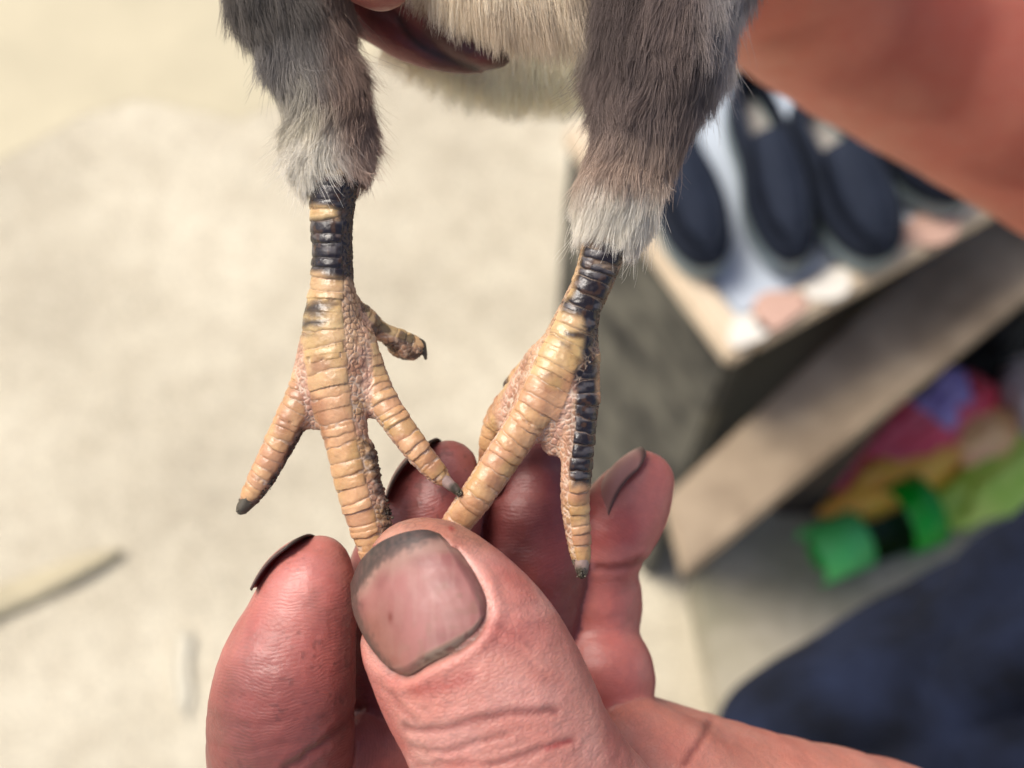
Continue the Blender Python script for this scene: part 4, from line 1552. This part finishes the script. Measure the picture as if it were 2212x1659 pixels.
Vb, Fb = extract(blo, bhi, 1.0, [(torso, 0), (breast, 4), (tail, 5), (thighL, 4), (thighR, 4)])


def down_colour(px, py, grp, V, extra):
    """pigment of the down by place on the bird"""
    grey = srgb(134, 128, 122, 0.95)
    brown = srgb(150, 126, 112, 0.95)
    cream = srgb(226, 214, 190, 0.95)
    white = srgb(228, 222, 208, 0.98)
    n1 = vnoise(V, 0.28, 141)
    c = np.zeros((len(px), 3))
    if grp == 'L':
        c[:] = grey
        c = blend(c, srgb(96, 88, 80, 0.85), 0.7 * sstep(80, 0, py))
        c = blend(c, brown, 0.9 * sstep(655, 725, px))
        c = blend(c, srgb(204, 196, 176, 0.98), sstep(130, 250, py + 100 * (n1 - .5)) * sstep(760, 670, px))
        c = blend(c, srgb(190, 166, 150, 0.98), sstep(200, 330, py + 80 * (n1 - .5)) * sstep(690, 740, px) * 0.8)
        c = blend(c, white, sstep(220, 320, py + 80 * (n1 - .5)) * sstep(770, 690, px))
    elif grp == 'R':
        c[:] = srgb(132, 116, 108, 0.92)
        c = blend(c, srgb(186, 180, 176, 0.98), 0.85 * sstep(1470, 1590, px))
        c = blend(c, srgb(184, 162, 144, 0.98), 0.85 * sstep(220, 350, py))
        c = blend(c, cream * 0.9, 0.7 * sstep(1290, 1240, px) * sstep(250, 420, py))
        c = blend(c, white, sstep(350, 430, py + 50 * (n1 - .5)))
        c = blend(c, srgb(90, 78, 74, 0.8), 0.6 * sstep(0.5, 0.75, vnoise(V, 0.16, 143)) * sstep(260, 150, py))
        c = blend(c, cream * 0.85, 0.7 * sstep(1300, 1250, px) * sstep(200, 60, py))
    elif grp == 'B':
        c[:] = srgb(232, 218, 192, 1.0)
        c = blend(c, srgb(188, 162, 134, 0.85), 0.5 * sstep(0.45, 0.7, n1))
        c = blend(c, srgb(240, 228, 204, 1.0), 0.5 * sstep(0.5, 0.2, n1))
        c = blend(c, srgb(150, 128, 114, 0.85), 0.8 * sstep(1200, 1300, px))
    else:
        c[:] = srgb(240, 232, 208, 1.1)
        c = blend(c, srgb(206, 184, 154, 0.95), 0.5 * sstep(130, 40, py))
        c = blend(c, srgb(246, 240, 222, 1.12), 0.4 * sstep(0.5, 0.8, n1))
    return c


pxb, pyb = to_px(Vb)
tb_ = down_colour(pxb, pyb, 'B', Vb, 0)
mL = thighL.field(Vb) < 1.0
mR = thighR.field(Vb) < 1.0
mT = tail.field(Vb) < 1.0
tb_[mT] = down_colour(pxb[mT], pyb[mT], 'T', Vb[mT], 0)
tb_[mL] = down_colour(pxb[mL], pyb[mL], 'L', Vb[mL], 0)
tb_[mR] = down_colour(pxb[mR], pyb[mR], 'R', Vb[mR], 0)
tb_ *= 0.8

VV = [LV[0] + LV[2] * LV[3][:, None], RV[0] + RV[2] * RV[3][:, None], Vb]
FF, off = [], 0
for v, f in zip(VV, (LV[1], RV[1], Fb)):
    FF.append(f + off)
    off += len(v)
cb = mesh_np('body', np.concatenate(VV) / 1000, np.concatenate(FF), M_scale, chick)
tt = np.concatenate([LV[4], RV[4], tb_])
set_attr(cb.data, 'tone', 'FLOAT_COLOR', np.concatenate([tt, np.ones((len(tt), 1))], 1))
set_attr(cb.data, 'gloss', 'FLOAT', np.concatenate([LV[5], RV[5], np.full(len(Vb), 0.7)]))


# claws
def claw(pts, lab, pale_, dark_, dirt=0.5, seed=0):
    a = catmull(np.array([list(P(p[0], p[1], p[2])) + [R_(p[3])] for p in pts]), 16)
    n_, m_ = len(a), 18
    V, T = [], []
    for i in range(n_):
        t = a[min(i + 1, n_ - 1), :3] - a[max(i - 1, 0), :3]
        t /= np.linalg.norm(t)
        up = np.array([0, 0, 1.0]) - t * t[2]
        up /= np.linalg.norm(up)
        sd_ = np.cross(t, up)
        for j in range(m_):
            an = 2 * math.pi * j / m_
            V.append(a[i, :3] + a[i, 3] * (sd_ * math.cos(an) * 0.95 + up * math.sin(an)))
            T.append(i / (n_ - 1))
    V, T = np.array(V), np.array(T)
    tip = len(V)
    V = np.concatenate([V, a[-1:, :3] + (a[-1, :3] - a[-2, :3]) * 0.3, a[:1, :3]])
    T = np.concatenate([T, [1, 0]])
    nz = vnoise(V, 2.5, seed + 200)
    w = sstep(1 - dirt - 0.15, 1 - dirt + 0.15, T + 0.4 * (nz - .5))
    col = blend(np.tile(pale_, (len(V), 1)), dark_, w)
    F = [(i * m_ + j, i * m_ + (j + 1) % m_, (i + 1) * m_ + (j + 1) % m_, (i + 1) * m_ + j) for i in range(n_ - 1) for j in range(m_)]
    F = [f[::-1] for f in F]
    F += [((n_ - 1) * m_ + j, tip, (n_ - 1) * m_ + (j + 1) % m_) for j in range(m_)]
    ce = V[:-2].reshape(n_, m_, 3)
    dirv = (ce - ce.mean(1, keepdims=True)).reshape(-1, 3)
    V[:-2] += dirv * (0.35 * (vnoise(V[:-2], 3.0, seed + 210) - .3) * w[:-2])[:, None]
    o = mesh_py('claw', V / 1000, F, M_claw, chick, True)
    set_attr(o.data, 'tone', 'FLOAT_COLOR', np.concatenate([col, np.ones((len(col), 1))], 1))
    if lab:
        o['label'] = lab
    return o


pc, dc = srgb(196, 168, 156, 0.65), srgb(78, 72, 60)
claw([(545, 1066, -0.5, 19), (534, 1084, -0.3, 17), (524, 1098, -0.3, 14), (515, 1108, -0.3, 7)], 'blunt dark grey claw of the outstretched toe', pc * 0.5, dc, 0.9, 1)
claw([(944, 1018, 2, 17), (962, 1038, 2.2, 14), (980, 1054, 2.2, 11), (997, 1068, 2, 6)], 'pale pink claw with a muddy tip', pc, dc, 0.38, 2)
claw([(893, 742, -6, 11), (906, 742, -6, 12), (915, 754, -6, 8), (920, 776, -6, 3)], 'hooked muddy hind claw', dc, dc * 0.8, 0.9, 3)
claw([(1255, 1195, 0, 19), (1256, 1214, 0.2, 18), (1257, 1232, 0.2, 14), (1258, 1247, 0, 7)], 'blunt claw with a muddy rim', pc * 0.9, dc, 0.45, 4)
claw([(1106, 828, -8, 13), (1096, 840, -8, 10), (1086, 852, -8, 5)], 'small black hind claw', dc * 0.5, dc * 0.3, 0.9, 5)

# mud crumbs on the toes
V, F, cc = [], [], []
def crumb(c, r, col):
    k = len(V)
    ico = [(0, 0, 1), (.9, 0, .3), (.28, .85, .3), (-.72, .53, .3), (-.72, -.53, .3), (.28, -.85, .3), (0, 0, -1), (.72, .53, -.4), (-.28, .85, -.4), (-.9, 0, -.4), (-.28, -.85, -.4), (.72, -.53, -.4)]
    for q in ico:
        V.append(np.array(c) + r * np.array(q) * rng.uniform(0.6, 1.25))
        cc.append(col)
    fs = [(0, 1, 2), (0, 2, 3), (0, 3, 4), (0, 4, 5), (0, 5, 1), (1, 7, 2), (2, 8, 3), (3, 9, 4), (4, 10, 5), (5, 11, 1), (7, 8, 2), (8, 9, 3), (9, 10, 4), (10, 11, 5), (11, 7, 1),
          (6, 8, 7), (6, 9, 8), (6, 10, 9), (6, 11, 10), (6, 7, 11)]
    F.extend([tuple(k + i for i in f) for f in fs])
ln = np.array(smooth_line([(805, 985), (806, 1020), (824, 1062), (838, 1100), (842, 1140)], 60))
for i in range(300):
    p = ln[rng.integers(10, 60)]
    c = P(p[0] - 4 + rng.normal(0, 4), p[1] + rng.normal(0, 5), rng.uniform(-0.2, 1.5))
    crumb(c, rng.uniform(0.06, 0.24), srgb(*(np.array((62, 54, 44)) * rng.uniform(0.5, 1.5))))
ln2 = np.array(smooth_line([(652, 940), (632, 985), (607, 1035), (578, 1075)], 60))
for i in range(150):
    p = ln2[rng.integers(0, 60)]
    crumb(P(p[0] - 12 + rng.normal(0, 3), p[1] - 6 + rng.normal(0, 3), rng.uniform(-0.2, 1.0)), rng.uniform(0.06, 0.16), srgb(*(np.array((58, 50, 44)) * rng.uniform(0.5, 1.5))))
for (x, y, z, s_, nn2) in ((992, 1066, 2.3, 7, 60), (1256, 1238, 0.9, 9, 60), (1240, 1212, 0.5, 5, 25), (906, 756, -5.5, 8, 50), (518, 1104, 0.1, 6, 30)):
    for i in range(nn2):
        crumb(P(x + rng.normal(0, s_ * .55), y + rng.normal(0, s_ * .55), z + rng.normal(0, 0.3)), rng.uniform(0.05, 0.14), srgb(*(np.array((92, 88, 74)) * rng.uniform(0.5, 1.5))))
o = mesh_py('mud', np.array(V) / 1000, F, M_claw, chick, True)
set_attr(o.data, 'tone', 'FLOAT_COLOR', np.concatenate([np.array(cc), np.ones((len(cc), 1))], 1))
o['kind'] = 'stuff'


# down: hair curves
def tube_roots(tb, n, t0=0.0, t1=1.0, phr=(-math.pi, math.pi)):
    t = rng.uniform(t0, t1, n) * tb.s[-1]
    ph = rng.uniform(phr[0], phr[1], n)
    c = np.stack([np.interp(t, tb.s, tb.p[:, i]) for i in range(3)], 1)
    e = 0.5
    c2 = np.stack([np.interp(np.clip(t + e, 0, tb.s[-1]), tb.s, tb.p[:, i]) for i in range(3)], 1)
    c1 = np.stack([np.interp(np.clip(t - e, 0, tb.s[-1]), tb.s, tb.p[:, i]) for i in range(3)], 1)
    tg = c2 - c1
    tg /= np.linalg.norm(tg, axis=1, keepdims=True)
    up = tb.front[None, :] - tg * (tg @ tb.front)[:, None]
    up /= np.linalg.norm(up, axis=1, keepdims=True)
    sd_ = np.cross(tg, up)
    r = np.interp(t, tb.s, tb.r)
    nrm = up * np.cos(ph)[:, None] + sd_ * np.sin(ph)[:, None]
    p = c + (up * (np.cos(ph) * r * tb.flat)[:, None] + sd_ * (np.sin(ph) * r)[:, None])
    slope = (np.interp(np.clip(t + e, 0, tb.s[-1]), tb.s, tb.r) - np.interp(np.clip(t - e, 0, tb.s[-1]), tb.s, tb.r)) / (2 * e)
    tg = tg + nrm * np.clip(slope * 0.95, -0.7, 0.5)[:, None]
    tg /= np.linalg.norm(tg, axis=1, keepdims=True)
    return p, nrm, tg, t / tb.s[-1]


def strands(roots, nrm, flow, length, lift, col, npts=7, clumps=600, clump=0.75, curl=0.35, droop=0.5, rad=(0.028, 0.006)):
    n_ = len(roots)
    d0 = flow + nrm * lift[:, None] + rng.normal(0, 0.13, (n_, 3))
    d0 /= np.linalg.norm(d0, axis=1, keepdims=True)
    d1 = flow + nrm * (lift * (1 - droop))[:, None]
    big = np.stack([vnoise(roots, 0.32, s) - .5 for s in (301, 302, 303)], 1)
    mid_ = np.stack([vnoise(roots, 0.9, s) - .5 for s in (304, 305, 306)], 1)
    d1 = d1 + big * curl * 2.4 + mid_ * curl * 1.2 + rng.normal(0, 0.07, (n_, 3))
    d1 /= np.linalg.norm(d1, axis=1, keepdims=True)
    s = np.linspace(0, 1, npts)
    pts = roots[:, None, :] + np.zeros((n_, npts, 3))
    pos = roots.copy()
    for i in range(1, npts):
        f = s[i]
        d = d0 * (1 - f) + d1 * f
        pos = pos + d * (length / (npts - 1))[:, None]
        pts[:, i] = pos
    # clumping
    k = min(clumps, n_)
    ci = rng.choice(n_, k, replace=False)
    rc = roots[ci]
    own = np.zeros(n_, dtype=int)
    for a in range(0, n_, 4000):
        dd = ((roots[a:a + 4000, None, :] - rc[None]) ** 2).sum(2)
        own[a:a + 4000] = dd.argmin(1)
    ctr = pts[ci][own]
    cs = rng.uniform(0.3, 1.0, n_) * clump
    w = (s[None, :] ** 1.6) * cs[:, None]
    off_ = ctr - pts
    # keep own length roughly
    pts = pts + off_ * w[..., None]
    pts += rng.normal(0, 0.05, pts.shape) * s[None, :, None]
    cl_tone = rng.uniform(0.88, 1.12, k)[own]
    col = col * (cl_tone * rng.uniform(0.85, 1.15, n_))[:, None]
    rr = np.linspace(rad[0], rad[1], npts)[None, :] * rng.uniform(0.7, 1.3, (n_, 1))
    return pts, rr, col


SETS = []
def add_set(*a, **k):
    SETS.append(strands(*a, **k))


def groom(tb, n, grp, L, lift, t0=0.0, t1=1.0, gravity=0.25, phr=(-math.pi, math.pi), **kw):
    p, nr, tg, t = tube_roots(tb, n, t0, t1, phr)
    flow = tg + np.array([0, -gravity, 0])
    flow /= np.linalg.norm(flow, axis=1, keepdims=True)
    x, y = to_px(p)
    c = down_colour(x, y, grp, p, 0)
    ln_ = (L[0] * (1 - t) + L[1] * t) * rng.uniform(0.55, 1.25, n)
    lf = np.full(n, lift) * rng.uniform(0.5, 1.6, n) 
    add_set(p, nr, flow, ln_, lf, c, **kw)


groom(thighL, 44000, 'L', (6.0, 3.2), 0.34, 0.10, 0.945, clumps=1500, clump=0.55, curl=0.5)
groom(thighR, 60000, 'R', (6.5, 3.2), 0.28, 0.05, 0.945, clumps=2200, clump=0.55, curl=0.42)
groom(thighL, 9000, 'L', (3.2, 2.1), 0.22, 0.70, 0.955, clumps=900, clump=0.5, curl=0.5)
groom(thighR, 10000, 'R', (3.2, 2.2), 0.24, 0.74, 0.955, clumps=1000, clump=0.5, curl=0.5)
groom(thighL, 900, 'L', (8.5, 5.0), 0.55, 0.25, 0.95, clumps=500, clump=0.2, curl=0.9, rad=(0.024, 0.006))
groom(thighR, 1100, 'R', (8.5, 5.0), 0.45, 0.22, 0.95, clumps=600, clump=0.2, curl=0.7, rad=(0.024, 0.006))
groom(torso, 9000, 'B', (8, 8), 0.3, 0.1, 0.9, clumps=900, clump=0.5, curl=0.5, rad=(0.06, 0.02))
# breast fluff hanging over the fingers
n_ = 30000
pp = np.stack([rng.uniform(890, 1330, n_), rng.uniform(0, 1, n_)], 1)
sag = np.interp(pp[:, 0], [890, 960, 1040, 1100, 1250, 1330], [-85, -30, 8, 30, 40, 40])
zz = -2 - 5 * rng.uniform(0, 1, n_) - 2 * np.abs(pp[:, 0] - 1130) / 200
py_ = sag - 190 * pp[:, 1]
roots = np.array([P(a, b, z) for a, b, z in zip(pp[:, 0], py_, zz)])
flow = np.tile(np.array([0.0, -1, 0.0]), (n_, 1)) + np.stack([(pp[:, 0] - 1090) / 900, np.zeros(n_), -0.1 * np.ones(n_)], 1)
col = down_colour(pp[:, 0], py_, 'B', roots, 0)
add_set(roots, np.tile(np.array([0, 0, 1.0]), (n_, 1)), flow, rng.uniform(4, 7.5, n_), rng.uniform(0.05, 0.3, n_), col, clumps=1100, clump=0.6, curl=0.4)
# vent fluff behind
n_ = 30000
pp = np.stack([rng.uniform(855, 1330, n_), rng.uniform(0, 1, n_)], 1)
low = np.interp(pp[:, 0], [855, 950, 1040, 1150, 1250, 1330], [50, 118, 158, 172, 160, 150])
py_ = low - pp[:, 1] ** 1.5 * 230
roots = np.array([P(a, b, z) for a, b, z in zip(pp[:, 0], py_, -26 - 8 * rng.uniform(0, 1, n_))])
flow = np.tile(np.array([0.0, -1, 0.0]), (n_, 1)) + np.stack([(pp[:, 0] - 1120) / 700, np.zeros(n_), np.zeros(n_)], 1)
col = down_colour(pp[:, 0], py_, 'T', roots, 0)
add_set(roots, np.tile(np.array([0, 0, 1.0]), (n_, 1)), flow, rng.uniform(4.5, 8, n_), rng.uniform(0.05, 0.3, n_), col, clumps=1000, clump=0.5, curl=0.45)

sets_by_n = SETS
tot = sum(s_[0].shape[0] for s_ in sets_by_n)
npt = sets_by_n[0][0].shape[1]
hc = bpy.data.hair_curves.new('down')
hc.add_curves([npt] * tot)
allp = np.concatenate([s_[0].reshape(-1, 3) for s_ in sets_by_n]) / 1000
allr = np.concatenate([s_[1].reshape(-1) for s_ in sets_by_n]) / 1000
allc = np.concatenate([np.repeat(s_[2], npt, axis=0) for s_ in sets_by_n])
# roots darker-pigmented, tips paler as on real down
hc.attributes['position'].data.foreach_set('vector', allp.astype(np.float32).ravel())
ra = hc.attributes.get('radius') or hc.attributes.new('radius', 'FLOAT', 'POINT')
ra.data.foreach_set('value', allr.astype(np.float32))
ta = hc.attributes.new('tone', 'FLOAT_COLOR', 'POINT')
ta.data.foreach_set('color', np.concatenate([np.clip(allc, 0, 1), np.ones((len(allc), 1))], 1).astype(np.float32).ravel())
hc.materials.append(M_down)
ho = bpy.data.objects.new('down_feathers', hc)
COL.objects.link(ho)
ho.parent = chick
ho['kind'] = 'stuff'
